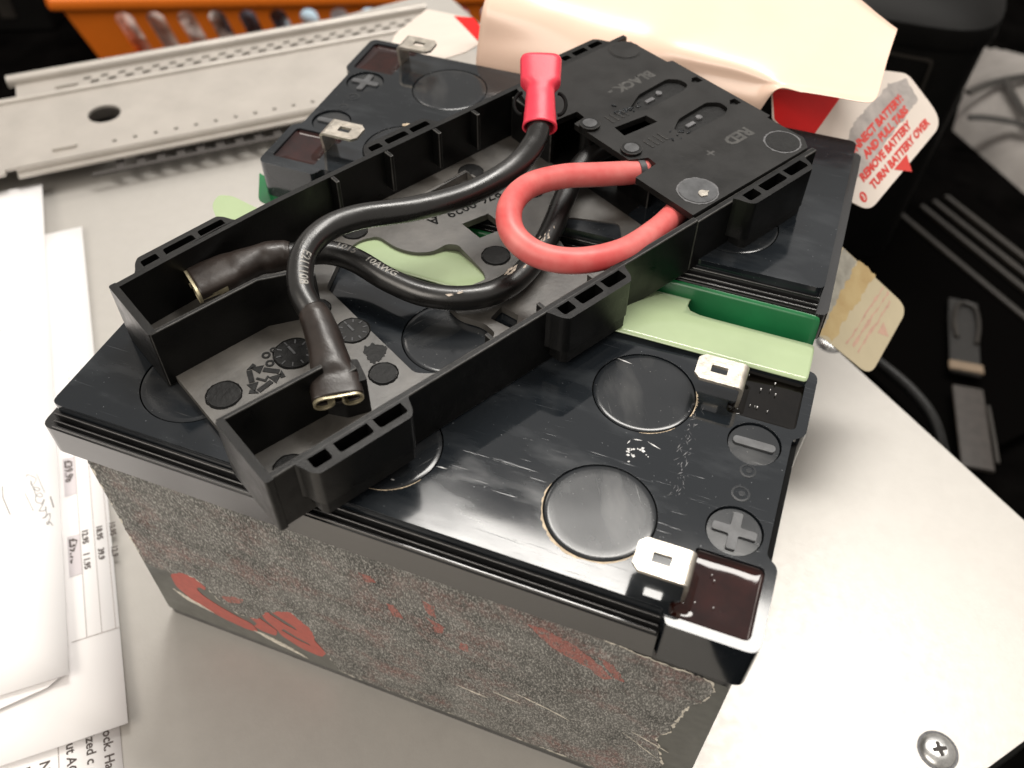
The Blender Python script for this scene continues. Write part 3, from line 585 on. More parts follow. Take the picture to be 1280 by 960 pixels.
# floor discs, date dials, emblem, numbers
def disc(u, n, r, m='traydark', dial=False):
    mb = MB(); mb.prism(arc(0, 0, r, 40), -.4, .22); d = mb.build('date_dial' if dial else 'ejector_disc', M[m], tray, bevel=.15); d.location = (u*S, n*S, FT*S)
    mb = MB(); mb.prism(jag(arc(0, 0, r+.42, 36), .6, .12, int(u*7) % 90), -.02, .10, [arc(0, 0, r+.08, 36)]); mb.build('flash_ring', M['gap'], d)
    if dial:
        mb = MB(); mb.box(-.25, .25, -r*.1, r*.55, .2, .36)
        for k in range(10): a = R(36*k); mb.box(-.14, .14, r*.66, r*.92, .2, .34); s0 = len(mb.v)-8; mb.xform(lambda x, y, z: (x*math.cos(a)-y*math.sin(a), x*math.sin(a)+y*math.cos(a), z), s0)
        mb.build('dial_mark', M['grey_plastic'], d)
disc(-26.3, 35.2, 3.5); disc(3.0, 18.6, 2.9); disc(-25.6, 9.8, 3.2); disc(25.0, 62.2, 3.0); disc(62.6, 62.6, 3.0); disc(46.2, 32.5, 3.2); disc(-9, 58, 3.4); disc(70, 46, 2.6); disc(3.4, 44.6, 2.4)
disc(-8.6, 36.0, 4.3, 'traydark', True); disc(5.2, 33.6, 3.6, 'cover', True)
mb = MB()                                                   # recycling emblem of three bent arrows round a letter L
for k in range(3):
    a = R(120*k+10)
    for s__ in ([(-3.0, -2.9), (.6, -2.9), (.6, -1.7), (-3.0, -1.7)], [(.9, -3.5), (3.5, -2.2), (.9, -1.0)], [(-3.3, -2.8), (-3.3, -1.6), (-3.9, -.6), (-4.8, -1.2)]):
        k0 = len(mb.v); mb.prism(s__, FT-.02, FT+.16); mb.xform(lambda x, y, z: (-17.6+x*math.cos(a)-y*math.sin(a), 34.2+(x*math.sin(a)+y*math.cos(a)), z), k0)
k0 = len(mb.v); mb.prism([(-.9, 1.2), (-.3, 1.2), (-.3, -.8), (.9, -.8), (.9, -1.3), (-.9, -1.3)], FT-.02, FT+.16); mb.xform(lambda x, y, z: (-17.6+x*.8-y*.5, 34.2+x*.5+y*.8, z), k0)
mb.build('recycling_emblem', M['traydark'], tray, smooth=False)
mb = MB()
for (u, n) in ((-13.6, 39.4), (-14.2, 36.8)):
    for du, r in ((0, 1.0), (2.0, .75)): mb.prism(arc(u+du, n+du*.2, r, 16), FT-.02, FT+.15, [arc(u+du, n+du*.2, r*.5, 12)])
mb.build('cavity_mark', M['traydark'], tray, smooth=False)
mb = MB()
text_on(mb, '876-0029  A', 4.3, (63.0, 52.2, FT+.05), (-1, .09, 0), (-.09, -1, 0), bold=.06)
text_on(mb, 'P/N-1A', 4.0, (57.0, 60.6, FT+.05), (-1, .09, 0), (-.09, -1, 0), bold=.06); text_on(mb, '2', 3.8, (44.6, 56.0, FT+.05), (-1, .09, 0), (-.09, -1, 0), bold=.06)
mb.build('moulded_numbers', M['gap'], tray, smooth=False)
mb = MB(); mb.prism(jag(rpoly([(6.6, 27.4), (8.2, 24.6), (6.6, 23.0), (4.0, 22.2), (2.6, 22.6), (3.2, 25.4), (4.4, 27.8)], .5), .5, .5, 6), FT, FT+.10, bottom=False); mb.build('dark_smudge', M['traydark'], tray, smooth=False)
for k in range(3):
    mb = MB(); mb.box(56+k*2.3, 57+k*2.3, 3, 11-k*2.0, FT-.1, FT+3.2); mb.build('rib', M['trayfloor'], tray, bevel=.2)

# ================================================================== cables
def tube_thing(name, pts, r, m, label, cat, n=16):
    P = spline(pts, 12); mb = MB(); sweep(mb, P, r, 22); o = mb.build(name, M[m], None, angle=80); tag(o, label, cat); return o, P
def print_on(parent, P, txt, size, start, r, toward, m='print'):
    """lettering wrapped round the insulation, starting at fraction start of the path, its middle facing the given direction"""
    v, f = text2d(txt, size, bold=.02*size)
    bm = bmesh.new(); vs = [bm.verts.new((x, y, 0)) for x, y in v]
    for q in f: bm.faces.new([vs[i] for i in q])
    bmesh.ops.triangulate(bm, faces=bm.faces[:])
    for _ in range(3): bmesh.ops.subdivide_edges(bm, edges=[e for e in bm.edges if e.calc_length() > .35], cuts=1); bmesh.ops.triangulate(bm, faces=bm.faces[:])
    bm.verts.index_update(); v = [(p.co.x, p.co.y) for p in bm.verts]; f = [tuple(p.index for p in q.verts) for q in bm.faces]; bm.free()
    F = frames(P, toward); L = [0]
    for a, b in zip(P, P[1:]): L.append(L[-1]+(b-a).length)
    out = []
    s0 = start*L[-1]
    for x, y in v:
        s_ = min(max(s0+x, 0), L[-1]-1e-4); i = max(k for k in range(len(L)-1) if L[k] <= s_); t = (s_-L[i])/(L[i+1]-L[i])
        p = P[i].lerp(P[i+1], t); T, _, _ = F[i]; u = Vector(toward); u = (u-T*u.dot(T)).normalized(); sd = u.cross(T)
        a = (y-size*.35)/r; out.append(p+(u*math.cos(a)+sd*math.sin(a))*(r+.04))
    mb = MB(); mb.add(out, f); o = mb.build('printed_text', M[m], parent, smooth=False); return o
TU = Vector((math.cos(TA), math.sin(TA), 0)); TN = Vector((-math.sin(TA), math.cos(TA), 0))
def curl_contact(parent, tip, axis, wide, thick):
    """female blade receptacle seen end-on: a flat tongue with both edges curled over"""
    axis = Vector(axis).normalized(); wide = (Vector(wide)-axis*Vector(wide).dot(axis)).normalized(); up_ = axis.cross(wide)
    if up_.z < 0: up_ = -up_
    def P(a, b, c): return tip+axis*a+wide*b+up_*c
    sec = []                                                # centre line of the bent strip in (wide, up)
    for sgn in (-1, 1):
        pts = [(sgn*(2.9+1.75*math.cos(R(t))), -.2+1.75*math.sin(R(t))) for t in range(90, -200, -20)]; sec.append(pts)
    line = sec[0][::-1]+sec[1]
    mb = MB(); th = .45; n = len(line)
    inner = []
    for i, (a, b) in enumerate(line):
        x0, y0 = line[max(i-1, 0)]; x1, y1 = line[min(i+1, n-1)]; d = Vector((x1-x0, y1-y0)).normalized(); inner.append((a-d.y*th, b+d.x*th))
    v = []
    for ax in (.7, -6): v += [P(ax, a, b) for a, b in line]+[P(ax, a, b) for a, b in inner]
    f = []
    for i in range(n-1):
        f += [(i, i+1, n+i+1, n+i), (2*n+i, 3*n+i, 3*n+i+1, 2*n+i+1), (i, 2*n+i, 2*n+i+1, i+1), (n+i, n+i+1, 3*n+i+1, 3*n+i)]
    f += [(0, n, 3*n, 2*n), (n-1, 3*n-1, 4*n-1, 2*n-1)]
    mb.add(v, f); mb.build('contact', M['brass'], parent, bevel=.05)
def sleeve(parent, path, rad, wide, name='insulating_sleeve', m='sleeve', hollow=True):
    P = spline(path, 10); mb = MB(); sweep(mb, P, rad, 32, up0=wide, fixed_up=True, cap=False)
    o = mb.build(name, M[m], parent, angle=80); s_ = o.modifiers.new('thickness', 'SOLIDIFY'); s_.thickness = .55*S; s_.offset = -1
    return o, P
def lerp_keys(keys):
    def fn(t):
        for (a, *p), (b, *q_) in zip(keys, keys[1:]):
            if t <= b: k = (t-a)/(b-a); k = k*k*(3-2*k); return tuple(x+(y-x)*k for x, y in zip(p, q_))
        return tuple(keys[-1][1:])
    return fn
CR = 2.85
# cable 1: from the near flag connector up over the tray to the red connector
c1, P1 = tube_thing('black_cable', [(52.5, 27.0, 107.4), (48.7, 30.6, 109.0), (43.6, 34.9, 111.0), (39.9, 43.0, 112.5), (40.4, 51.5, 113.0), (45.2, 58.6, 113.0), (55.4, 67.0, 112.2), (64.6, 78.4, 111.2), (70.9, 88.8, 112.4), (73.5, 96.0, 115.0), (73.5, 100.0, 117.0), (73.0, 102.6, 118.2)], CR, 'cable', 'black cable arching over the tray from loose connector to red sleeve', 'cable')
print_on(c1, P1[::-1], 'E211108', 2.7, .775, CR, (.62, -.35, .7))
tip1 = Vector((61.6, 15.4, 104.6)); ax1 = (tip1-Vector((54.6, 24.4, 107.0))).normalized()
sl1, _ = sleeve(c1, [(47.8, 31.6, 109.3), (50.4, 29.2, 108.5), (53.4, 26.0, 107.5), (56.6, 22.0, 106.5), (59.2, 18.6, 105.6), tuple(tip1)], lerp_keys([(0, 3.05, 3.05, 2), (.12, 3.4, 3.4, 2), (.45, 3.8, 3.7, 2), (.66, 4.2, 3.2, 2.3), (.80, 5.1, 2.5, 2.8), (1, 5.2, 2.35, 3.0)]), tuple(TU))
curl_contact(sl1, tip1, ax1, TU, 2)
# red sleeve over the upper connector
p0, p1 = Vector((73.6, 100.6, 117.2)), Vector((67.4, 118.4, 124.4))
rs, _ = sleeve(c1, [tuple(p0.lerp(p1, t)) for t in (0, .2, .4, .6, .8, 1)], lerp_keys([(0, 4.3, 3.6, 2), (.10, 4.0, 3.5, 2), (.35, 3.7, 3.3, 2.1), (.52, 3.5, 3.0, 2.3), (.66, 5.0, 2.9, 3.2), (.96, 5.2, 2.9, 3.4), (1, 4.9, 2.6, 3.4)]), (.94, .34, 0), 'red_connector_sleeve', 'redsleeve')
mb = MB(); a_ = (p1-p0).normalized(); sweep(mb, [p0+a_*14, p1-a_*.8], (4.4, 2.1, 3.2), 24, up0=(.94, .34, 0), fixed_up=True); mb.build('sleeve_end', M['redsleeve'], rs, bevel=.3)
for sgn in (-1, 1):
    mb = MB(); c_ = p0.lerp(p1, .42)+Vector((.94, .34, 0))*sgn*4.4+Vector((0, 0, -1.5)); sweep(mb, [c_+a_*3.2*math.cos(t)+Vector((.94, .34, 0))*sgn*2.0*math.sin(t) for t in [math.pi*k/10 for k in range(11)]], .45, 10); mb.build('wire_clip', M['gap'], rs)
# cable 2: from the far pocket connector through the middle of the tray
c2, P2 = tube_thing('black_cable', [(26.2, 47.8, 103.4), (31.7, 51.7, 103.2), (38.0, 55.2, 103.0), (44.8, 55.6, 102.4), (54.1, 53.3, 101.6), (63.4, 52.4, 101.0), (72.2, 54.9, 100.6), (78.6, 60.3, 100.4), (81.8, 68.8, 100.2), (82.9, 81.5, 100.4), (82.2, 95.0, 101), (81.9, 105.5, 102.2), (84.0, 115.0, 103), (89.0, 122.5, 103)], CR, 'cable', 'black cable with white print and chafed patches bending low through the tray', 'cable')
print_on(c2, P2, '1015    10AWG', 2.6, .13, CR, (.1, .1, 1))
tip2 = Vector((15.6, 34.4, 103.2)); sl2, _ = sleeve(c2, [(30.6, 51.0, 103.3), (28.2, 49.6, 103.4), (25.0, 47.0, 103.5), (21.6, 42.6, 103.5), (18.4, 38.2, 103.4), tuple(tip2)], lerp_keys([(0, 3.1, 3.1, 2), (.1, 3.5, 3.5, 2), (.3, 3.9, 3.6, 2), (.42, 3.6, 3.4, 2), (.58, 4.2, 3.2, 2.3), (.68, 5.0, 2.7, 2.8), (1, 5.1, 2.5, 3.0)]), tuple(-TN))
curl_contact(sl2, tip2, tip2-Vector((18.4, 38.2, 103.4)), -TN, 2)
mb = MB()
for c_, d_, l in ((Vector((82.9, 80.5, 103.1)), Vector((0, 1, 0)), 3.8), (Vector((80.2, 66.0, 103.1)), Vector((.35, 1, 0)), 2.6), (Vector((70.6, 53.6, 103.3)), Vector((1, .3, 0)), 1.6)):
    rnd = random.Random(int(c_.x)); d_.normalize(); sd = Vector((d_.y, -d_.x, 0))
    for k in range(9): q = c_+d_*rnd.uniform(-l, l)+sd*rnd.uniform(-.8, 1.4); q.z -= .12*(abs((q-c_).dot(sd))); mb.add([q-d_*rnd.uniform(.5, 1.3), q+sd*.35, q+d_*rnd.uniform(.5, 1.2)+Vector((0, 0, .2)), q-sd*.3], [(0, 1, 2, 3)])
mb.build('chafed_patch', M['frayed'], c2, smooth=False)
# red loop
c3, P3 = tube_thing('red_cable', [(104, 112.5, 104), (100.2, 109.3, 106.0), (95.7, 104.9, 107.0), (90.1, 99.1, 109.0), (82.6, 91.4, 111.6), (77.2, 82.7, 113.4), (76.3, 73.2, 114.2), (79.6, 66.0, 113.0), (86.4, 63.2, 111.4), (94.9, 64.9, 110.8), (103.0, 72.8, 109.6), (107.8, 85.0, 107.4), (110.6, 98.4, 104.6), (114.0, 111, 103)], 2.95, 'redcable', 'thick red cable looping out of the tray cover and back', 'cable')
mb = MB(); sweep(mb, [Vector((97.3, 106.4, 106.7)), Vector((98.5, 107.5, 106.4))], 3.2, 20); mb.build('cable_clamp', M['grey_plastic'], c3)
mb = MB(); rnd = random.Random(4)
for i0, sp, cnt, off in ((58, 26, 14, 1.0), (96, 30, 12, -1.0), (44, 6, 4, .7)):
    for k in range(cnt):
        i = int(i0+sp*k/cnt); T = (P3[i+1]-P3[i]).normalized(); u = Vector((0, 0, 1)); u = (u-T*u.z).normalized(); sd = u.cross(T)
        ang = off*.9+rnd.uniform(-.25, .25); l = rnd.uniform(.8, 2.6); wv = rnd.uniform(.08, .22)
        v = []
        for dl, da in ((-l, 0), (0, wv), (l, 0), (0, -wv)): q = P3[i]+T*dl; v.append(q+(u*math.cos(ang+da)+sd*math.sin(ang+da))*2.99)
        mb.add(v, [(0, 1, 2, 3)])
mb.build('scuffed_streak', mat('deep_red_scuff', (0.42, .010, .014), .35), c3, smooth=False)

# ================================================================== films and labels
def sheet(name, rows, m, label, cat, thick=.18, sub=2, holes=None, group=None):
    """rows of 3-D points lofted into a thin bent sheet"""
    nr, nc = len(rows), len(rows[0]); v = [p for r in rows for p in r]; f = [(i*nc+j, i*nc+j+1, (i+1)*nc+j+1, (i+1)*nc+j) for i in range(nr-1) for j in range(nc-1) if not holes or (i, j) not in holes]
    mb = MB(); mb.add(v, f); o = mb.build(name, M[m], None, angle=180)
    if sub: s_ = o.modifiers.new('smooth', 'SUBSURF'); s_.levels = s_.render_levels = sub
    t = o.modifiers.new('thickness', 'SOLIDIFY'); t.thickness = thick*S; t.offset = 0
    if label: tag(o, label, cat, group)
    return o
def strip_sheet(xs, prof, fn=None): return [[(x, y, z) for (y, z) in prof] for x in xs]
# pale green film bridging the gap between the batteries, notched at its right end
prof = [(62.8, 95.0), (65.4, 95.2), (68.6, 95.4), (72.4, 95.2), (75.4, 94.2), (82.5, 91.4), (86.0, 88.8), (88.2, 86), (88.8, 80), (88.9, 60), (88.9, 20)]
sh_x = [24, 30, 50, 70, 90, 104, 112, 116.2, 118.0, 119.2, 126, 134, 142, 146, 148.2, 149.4]
rows = []; holes = set()
for i, x in enumerate(sh_x):
    row = []
    for j, (y, z) in enumerate(prof):
        yy = y+.5*math.sin(x*.05); zz = z+(.4*math.sin(x*.07+.6) if j < 7 else 0)
        if x > 147 and j < 4: yy -= (1 if j == 3 else 0)*(x-147)*.6
        row.append((x, yy, zz))
    rows.append(row)
for i, x in enumerate(sh_x[:-1]):
    for j in range(len(prof)-1):
        if x >= 118.9 and 4 <= j <= 9: holes.add((i, j))
pale = sheet('pale_green_film', rows, 'pale_green', 'pale green plastic film bridging the gap between the two batteries', 'plastic film', .25, 1, holes)
prof2 = [(79.4, 40), (79.6, 60), (80.2, 72), (82.0, 79.0), (84.6, 84.6), (87.4, 89.4), (88.5, 91.4)]
rows = [[(x, y, z) for (y, z) in prof2] for x in (24, 60, 100, 122, 138, 147, 149.8)]
deep = sheet('green_film', rows, 'green', 'dark green plastic film folded deep in the gap between batteries', 'plastic film', .25, 1)
mb = MB(); mb.prism(rpoly([(-9.4, 97.4), (-2, 94.6), (26, 91.0), (26, 84), (-3, 86)], [.5, 1, .5, .5, 2]), 83.6, 83.9); mb.build('film_corner', M['green'], deep)
mb = MB(); mb.prism(rpoly([(-9.6, 78.6), (-5.6, 79.4), (26, 72.0), (26, 64), (-4.4, 69.4), (-9.0, 74.2)], [1.5, 1, .5, .5, 2, 2]), 89.2, 89.5); mb.build('film_corner', M['pale_green'], pale)
# large peach liner sheet curling up behind the back battery
st = [  # attached edge, rise, fold, then back over towards the rear
    [(33, 158.6, 84), (33.0, 159.0, 94.6), (33.0, 161.5, 102), (33.2, 165, 110), (33.0, 176, 115.5), (30, 192, 119)],
    [(46, 158.6, 84), (46, 159.0, 95), (46.2, 162.0, 102), (46.5, 167.5, 109.4), (46, 181, 114), (42, 206, 117)],
    [(62, 158.6, 84), (62, 159.2, 95.5), (61, 163.0, 103.0), (58, 171.0, 109.6), (55.5, 187, 113), (50, 219, 116)],
    [(80, 158.6, 84), (80, 159.4, 96), (79.4, 163.5, 103.0), (79, 174.0, 109.2), (82, 195, 112.6), (82, 228, 115.6)],
    [(94, 158.6, 86), (94, 159.4, 97), (93.6, 163.0, 103.4), (93, 168.6, 108.8), (98, 196, 112.2), (104, 228, 115.2)],
    [(108, 158.6, 88), (108, 159.2, 98), (109, 162.5, 103.6), (110.4, 166.6, 108.2), (117, 193, 112.0), (124, 220, 115.0)],
    [(118, 158.5, 93), (118, 158.7, 100), (118.6, 161.4, 104.4), (120, 165.2, 107.6), (126, 189, 111.6), (132, 211, 114.8)],
    [(123.4, 158.5, 105.8), (123.5, 158.8, 106.0), (124.0, 160.2, 106.5), (125.4, 164.0, 107.5), (131, 185, 111.0), (136.6, 205, 114.4)],
    [(130, 158.7, 106.6), (130.1, 159.0, 106.7), (130.4, 160.4, 107.0), (131.2, 164.4, 107.8), (135.4, 183, 110.8), (141, 200.6, 114.0)],
    [(138, 158.9, 106.9), (138.1, 159.2, 107.0), (138.3, 160.6, 107.3), (138.8, 164.4, 108.0), (141, 181, 110.6), (145, 196.4, 113.5)],
    [(145.6, 159.0, 107.0), (145.7, 159.3, 107.1), (145.8, 160.7, 107.4), (146.0, 164.4, 108.1), (147.2, 179, 110.5), (148.8, 192.6, 113.1)],
    [(148.8, 159.8, 107.1), (148.85, 160.0, 107.2), (148.9, 161.2, 107.5), (149.1, 164.6, 108.1), (149.6, 178.4, 110.4), (150.4, 191.2, 113.0)],
    [(150.0, 162.0, 107.5), (150.0, 162.2, 107.55), (150.1, 163.0, 107.7), (150.2, 166.0, 108.3), (150.4, 178.2, 110.4), (151.0, 190.4, 113.0)]]
def dense(rows, nu, nv):
    cols = [[p for p in spline(r, nv)] for r in rows]
    cols = [list(c) for c in zip(*cols)]
    out = [spline(c, nu) for c in cols]
    return [list(r) for r in zip(*out)]
st = dense(st, 6, 6)
for i, r in enumerate(st):
    for j, p in enumerate(r):
        k = min(1, max(0, (j-6)/8)); p.z += k*(.4*math.sin(p.x*.11+p.y*.05)+.08*math.sin(p.x*.31-p.y*.17+1)); p.y += (1-k)*.12*math.sin(p.x*.23)*min(1, j/4) if p.x < 122 else 0
sheet('release_liner', [[tuple(p) for p in r] for r in st], 'liner', 'large glossy peach release liner sheet curling up behind the back battery', 'liner sheet', .14, 0)
# pull-tab labels: thin plates laid in their own plane with flat print
def plane_sheet(name, pts3, label, cat, base_m, rad, thick=.3):
    o3 = Vector(pts3[0]); ex = (Vector(pts3[1])-o3).normalized(); nrm = ex.cross(Vector(pts3[2])-o3).normalized()
    if nrm.z < 0: nrm = -nrm
    ey = nrm.cross(ex)
    loc = lambda p: ((Vector(p)-o3).dot(ex), (Vector(p)-o3).dot(ey))
    wld = lambda x, y, h: tuple(o3+ex*x+ey*y+nrm*h)
    mb = MB(); mb.prism(rpoly([loc(p) for p in pts3], rad, 6), -thick, 0); mb.xform(wld); o = mb.build(name, M[base_m], None, bevel=.05); tag(o, label, cat)
    return o, loc, wld, ex, ey, nrm
tb, loc, wld, ex, ey, nrm = plane_sheet('pull_tab', [(159.1, 163.6, 70.0), (176.8, 218.5, 72.0), (160.6, 219.7, 85.4), (141.1, 199.3, 95.1), (121.6, 167.8, 101.5), (125.4, 158.8, 97.5), (152, 159.6, 75.5)], 'white pull tab with red lettering sticking out at upper right', 'label', 'tab', [5, 8, 3, 1, .5, .5, .5])
def flat(pts, m, name, h, amp=0, sd=1):
    q = [loc(p) for p in pts]; mb = MB(); mb.prism(jag(q, 1, amp, sd) if amp else q, h-.02, h, bottom=False); mb.xform(wld); return mb.build(name, M[m], tb, smooth=False)
flat([(121.9, 167.4, 101.2), (141.7, 187.8, 91.2), (136.6, 166.0, 88.9), (132.5, 160, 90.6), (125.6, 159.2, 97)], 'tabred', 'red_band', .04)
flat([(147.9, 185.7, 85.6), (155.0, 208.5, 86.6), (160.6, 217.5, 84.6), (166.0, 215.2, 79.8), (161.0, 197, 78.4), (155.0, 172, 76.4), (148.8, 162, 78.2), (146.5, 168, 82.2)], 'tabgrey', 'adhesive_smear', .05, .5, 8)
mb = MB(); q0 = Vector(loc((156.6, 167.4, 73.2))); q1 = Vector(loc((171.1, 212.5, 74.8))); e_ = (q1-q0).normalized(); n_ = Vector((-e_.y, e_.x))
if n_.dot(Vector(loc((125.4, 155.2, 94.7)))-q0) < 0: n_ = -n_
flip = 1 if e_.x*n_.y-e_.y*n_.x > 0 else -1
def tline(s, end, off, size):
    v, f = text2d(s, size, bold=.055*size); wmax = max(x for x, y in v); L_ = (q1-q0).length
    mb.add([wld(*(q0+e_*(L_*end-(wmax-x)*1.2)+n_*(off+y)), .08) for x, y in v], f)
tline('TURN BATTERY OVER', 1.0, -1.2, 3.6); tline('REMOVE BATTERY', .80, 3.0, 3.6); tline('AND PULL TABS', .86, 7.2, 3.6); tline('DISCONNECT BATTERY:', .88, 11.2, 3.6)
mb.add([wld(*loc(p), .08) for p in ((163.5, 184.0, 72.5), (166.5, 193.3, 72.9), (169.6, 189.9, 69.3))], [(0, 1, 2)])
c_ = q0-e_*1.9+n_*(-.1); mb.add([wld(c_.x+1.7*math.cos(R(20*k)), c_.y+1.7*math.sin(R(20*k)), .08) for k in range(18)], [tuple(range(18))])
mb.build('red_lettering', M['tabtext'], tb, smooth=False)
mb = MB(); v, f = text2d('3', 2.6, 'CENTER', .08); mb.add([wld(*(c_+e_*x+n_*(y-.9)), .13) for x, y in v], f); mb.build('white_numeral', M['tab'], tb, smooth=False)
t2, loc2, wld2, *_ = plane_sheet('pull_tab', [(172.4, 125.8, 40.0), (180.5, 160.0, 40.0), (152.5, 153.2, 64.0), (150.6, 118.0, 60.0), (156.4, 121.5, 53.8)], 'beige see-through pull tab with tan glue stripe below the other tab', 'label', 'backing', [5, 6, 1, 1, 1])
def poly2(pts, m, name, h, amp=.3, sd=1):
    mb = MB(); mb.prism(jag([loc2(p) for p in pts], 1, amp, sd), h-.01, h, bottom=False); mb.xform(wld2); return mb.build(name, M[m], t2, smooth=False)
poly2([(151.4, 121, 59), (158.0, 122.8, 52.6), (167.0, 157.2, 51.4), (160.4, 155.6, 57.2), (158, 146, 57.0)], 'glue', 'glue_stripe', .03, .7, 4)
poly2([(151.0, 121, 59.4), (155.0, 124, 56), (160.0, 155.2, 57.6), (155.0, 154.2, 61.8)], 'glue_grey', 'glue_edge', .05, .8, 6)
for k, (a, b) in enumerate((((162.4, 127.0, 49.6), (170.2, 156.8, 48.6)), ((164.6, 128.6, 47.8), (172.2, 157.4, 46.8)), ((166.6, 128.4, 45.8), (173.4, 155, 45.4)))):
    A, B = Vector(a), Vector(b); d = (B-A).normalized(); s_ = Vector((.8, -.2, -.7))*.75; poly2([tuple(A), tuple(A+s_), tuple(B+s_), tuple(B)], 'ghost', 'ghosted_line', .03, .35, k+3)
poly2([(171.8, 140.8, 44.0), (173.2, 146.4, 44.0), (176.0, 143.6, 41.0)], 'ghost', 'ghosted_arrow', .035, .1, 3)
t3, loc3, wld3, *_ = plane_sheet('pull_tab', [(24.6, 171.0, 90.0), (19.4, 159.0, 92.0), (-4, 172, 84.0), (-14, 196, 79), (-22, 240, 69.0), (6, 222, 78), (24.4, 192.0, 88.0)], 'pale grey pull tab with red corner behind the back battery', 'label', 'tabw', [1, 1, 2, 2, 2, 2, 3]) if 'tabw' in M else plane_sheet('pull_tab', [(24.6, 171.0, 90.0), (19.4, 159.0, 92.0), (-4, 172, 84.0), (-14, 196, 79), (-22, 240, 69.0), (6, 222, 78), (24.4, 192.0, 88.0)], 'pale grey pull tab with red corner behind the back battery', 'label', 'tab', [1, 1, 2, 2, 2, 2, 3])
mb = MB(); mb.prism([loc3(p) for p in ((24.2, 191.0, 88.0), (23.8, 184, 88.6), (8, 208, 82.2), (-4, 226, 76.8), (6, 222, 78.0))], .2, .25, bottom=False); mb.xform(wld3); mb.build('red_corner', M['tabred'], t3, smooth=False)

# ================================================================== sliding rail on the far left
RO = Vector((-170.7, 138.2, 0)); RD = Vector((.742, .670, 0)); RM = Vector((-.670, .742, 0))
rail = empty('slide_rail', (-170.7, 138.2, 0), 'bent galvanised slide rail with round hole behind the papers', 'metal rail')
def rw(d, m, z): p = RD*d+RM*m; return (p.x, p.y, z)
def robj(mb, name, m, bevel=0, parent=None): mb.xform(rw); return mb.build(name, M[m], parent or rail, bevel=bevel)
LEN = 215; RZ = 13.0
dots = [arc(46+8.6*k, 6.4, 1.0, 10) for k in range(20)]
mb = MB(); mb.prism(rpoly([(-70, -2), (2, -2), (2, 1.0), (LEN, 1.0), (LEN, 52), (-70, 52)], .8), RZ-1.4, RZ, [arc(44, 29, 7.0, 36)]+dots); robj(mb, 'face_plate', 'rail', .3)
mb = MB(); mb.prism(rpoly([(6, -2.2), (LEN, -2.2), (LEN, 1.2), (6, 1.2)], .4), 9.2, 10.4); mb.box(6, LEN, .2, 1.3, 9.4, RZ-.6); robj(mb, 'lower_lip', 'rail', .4)
mb = MB(); sweep(mb, [Vector((-70, 52.6, RZ+.2)), Vector((60, 52.6, RZ+.2)), Vector((LEN, 52.6, RZ+.2))], (1.6, 1.7, 2.4), 14, up0=(0, 0, 1)); robj(mb, 'rolled_edge', 'rail')
perf = [rpoly([(40+7.8*k, 60.4), (43.8+7.8*k, 60.4), (44.6+7.8*k, 63), (40.8+7.8*k, 63)], .4) for k in range(22)]+[rpoly([(37+7.8*k, 64.2), (40.6+7.8*k, 64.2), (41.4+7.8*k, 66.4), (37.8+7.8*k, 66.4)], .4) for k in range(22)]
mb = MB(); mb.prism([(8, 52.4), (LEN-8, 52.4), (LEN-8, 70.4), (8, 70.4)], RZ-3.0, RZ-2.0, perf); robj(mb, 'perforated_strip', 'rail', .15)
mb = MB(); sweep(mb, [Vector((5, 72.6, RZ-1.0)), Vector((100, 72.6, RZ-1.0)), Vector((LEN-8, 72.6, RZ-1.0))], (2.7, 2.6, 2.6), 16, up0=(0, 0, 1)); robj(mb, 'outer_edge', 'rail')
mb = MB(); mb.box(-70, LEN, 44, 45.2, 0.1, RZ-1.5); mb.box(10, LEN-8, 69.4, 70.6, .1, RZ-3.1); robj(mb, 'support_web', 'rail', .2)
mb = MB(); mb.box(5, LEN, 18, 44, 1.6, 2.0); robj(mb, 'hole_backing', 'hole_shade', .2)  # dark sheet added under the face plate as shade behind the round hole
for d, m_, l in ((26, 8, 10), (30, 61.5, 10)):
    mb = MB(); z_ = RZ if m_ < 40 else RZ-2; mb.prism(rrect(d-l/2, d+l/2, m_-1.2, m_+1.2, 1.1), z_-.1, z_+1.3); robj(mb, 'lanced_tab', 'rail', .5)
slots = MB()
for k in range(20): slots.box(44+8.4*k, 47.6+8.4*k, -5.4, 3, 6.6, 7.4)
slots.box(34, LEN, 2.6, 6, 6.5, 7.5); slots.box(34, LEN, -7.4, -5.2, 6.5, 7.5); robj(slots, 'rail_shadow_bars', 'hole_shade', .2)  # dark bars stand in for the patterned shadow below the rail

# ================================================================== papers
PE = Vector((.650, -.760, 0)); PN = Vector((.760, .650, 0))            # down the right-hand edge, and outwards from it
def paper(name, corner, length, width, z, curl, label, n=14):
    """corner = bottom right-hand corner; runs back along the edge and left across; edges lift a little"""
    c0 = Vector((*corner, 0)); rows = []
    for i in range(n+1):
        s_ = i/n*length; row = []
        for j in range(n+1):
            t = j/n*width; lift = curl*(math.exp(-t/12)*(.5+.5*math.sin(s_*.022+z)))+curl*.7*math.exp(-s_/14)
            p = c0-PE*s_-PN*t; row.append((p.x, p.y, z+lift))
        rows.append(row)
    o = sheet(name, rows, 'paper', label, 'paper', .12, 0, group='papers by the battery'); return o, c0
def on_paper(c0, s_, t, z): p = c0-PE*s_-PN*t; return (p.x, p.y, z)
pc, cc = paper('paper_sheet', (22.0, -50.5), 150, 190, .2, 0.0, 'lowest printed paper showing a few words under the others')
pb, cb = paper('paper_sheet', (10.2, -32.2), 215, 200, 1.6, .9, 'middle paper sheet with ruled price columns beside the battery')
pa, ca = paper('paper_sheet', (-11.6, -27.2), 228, 200, 4.4, 1.0, 'top white paper with small dark sketch at the far left')
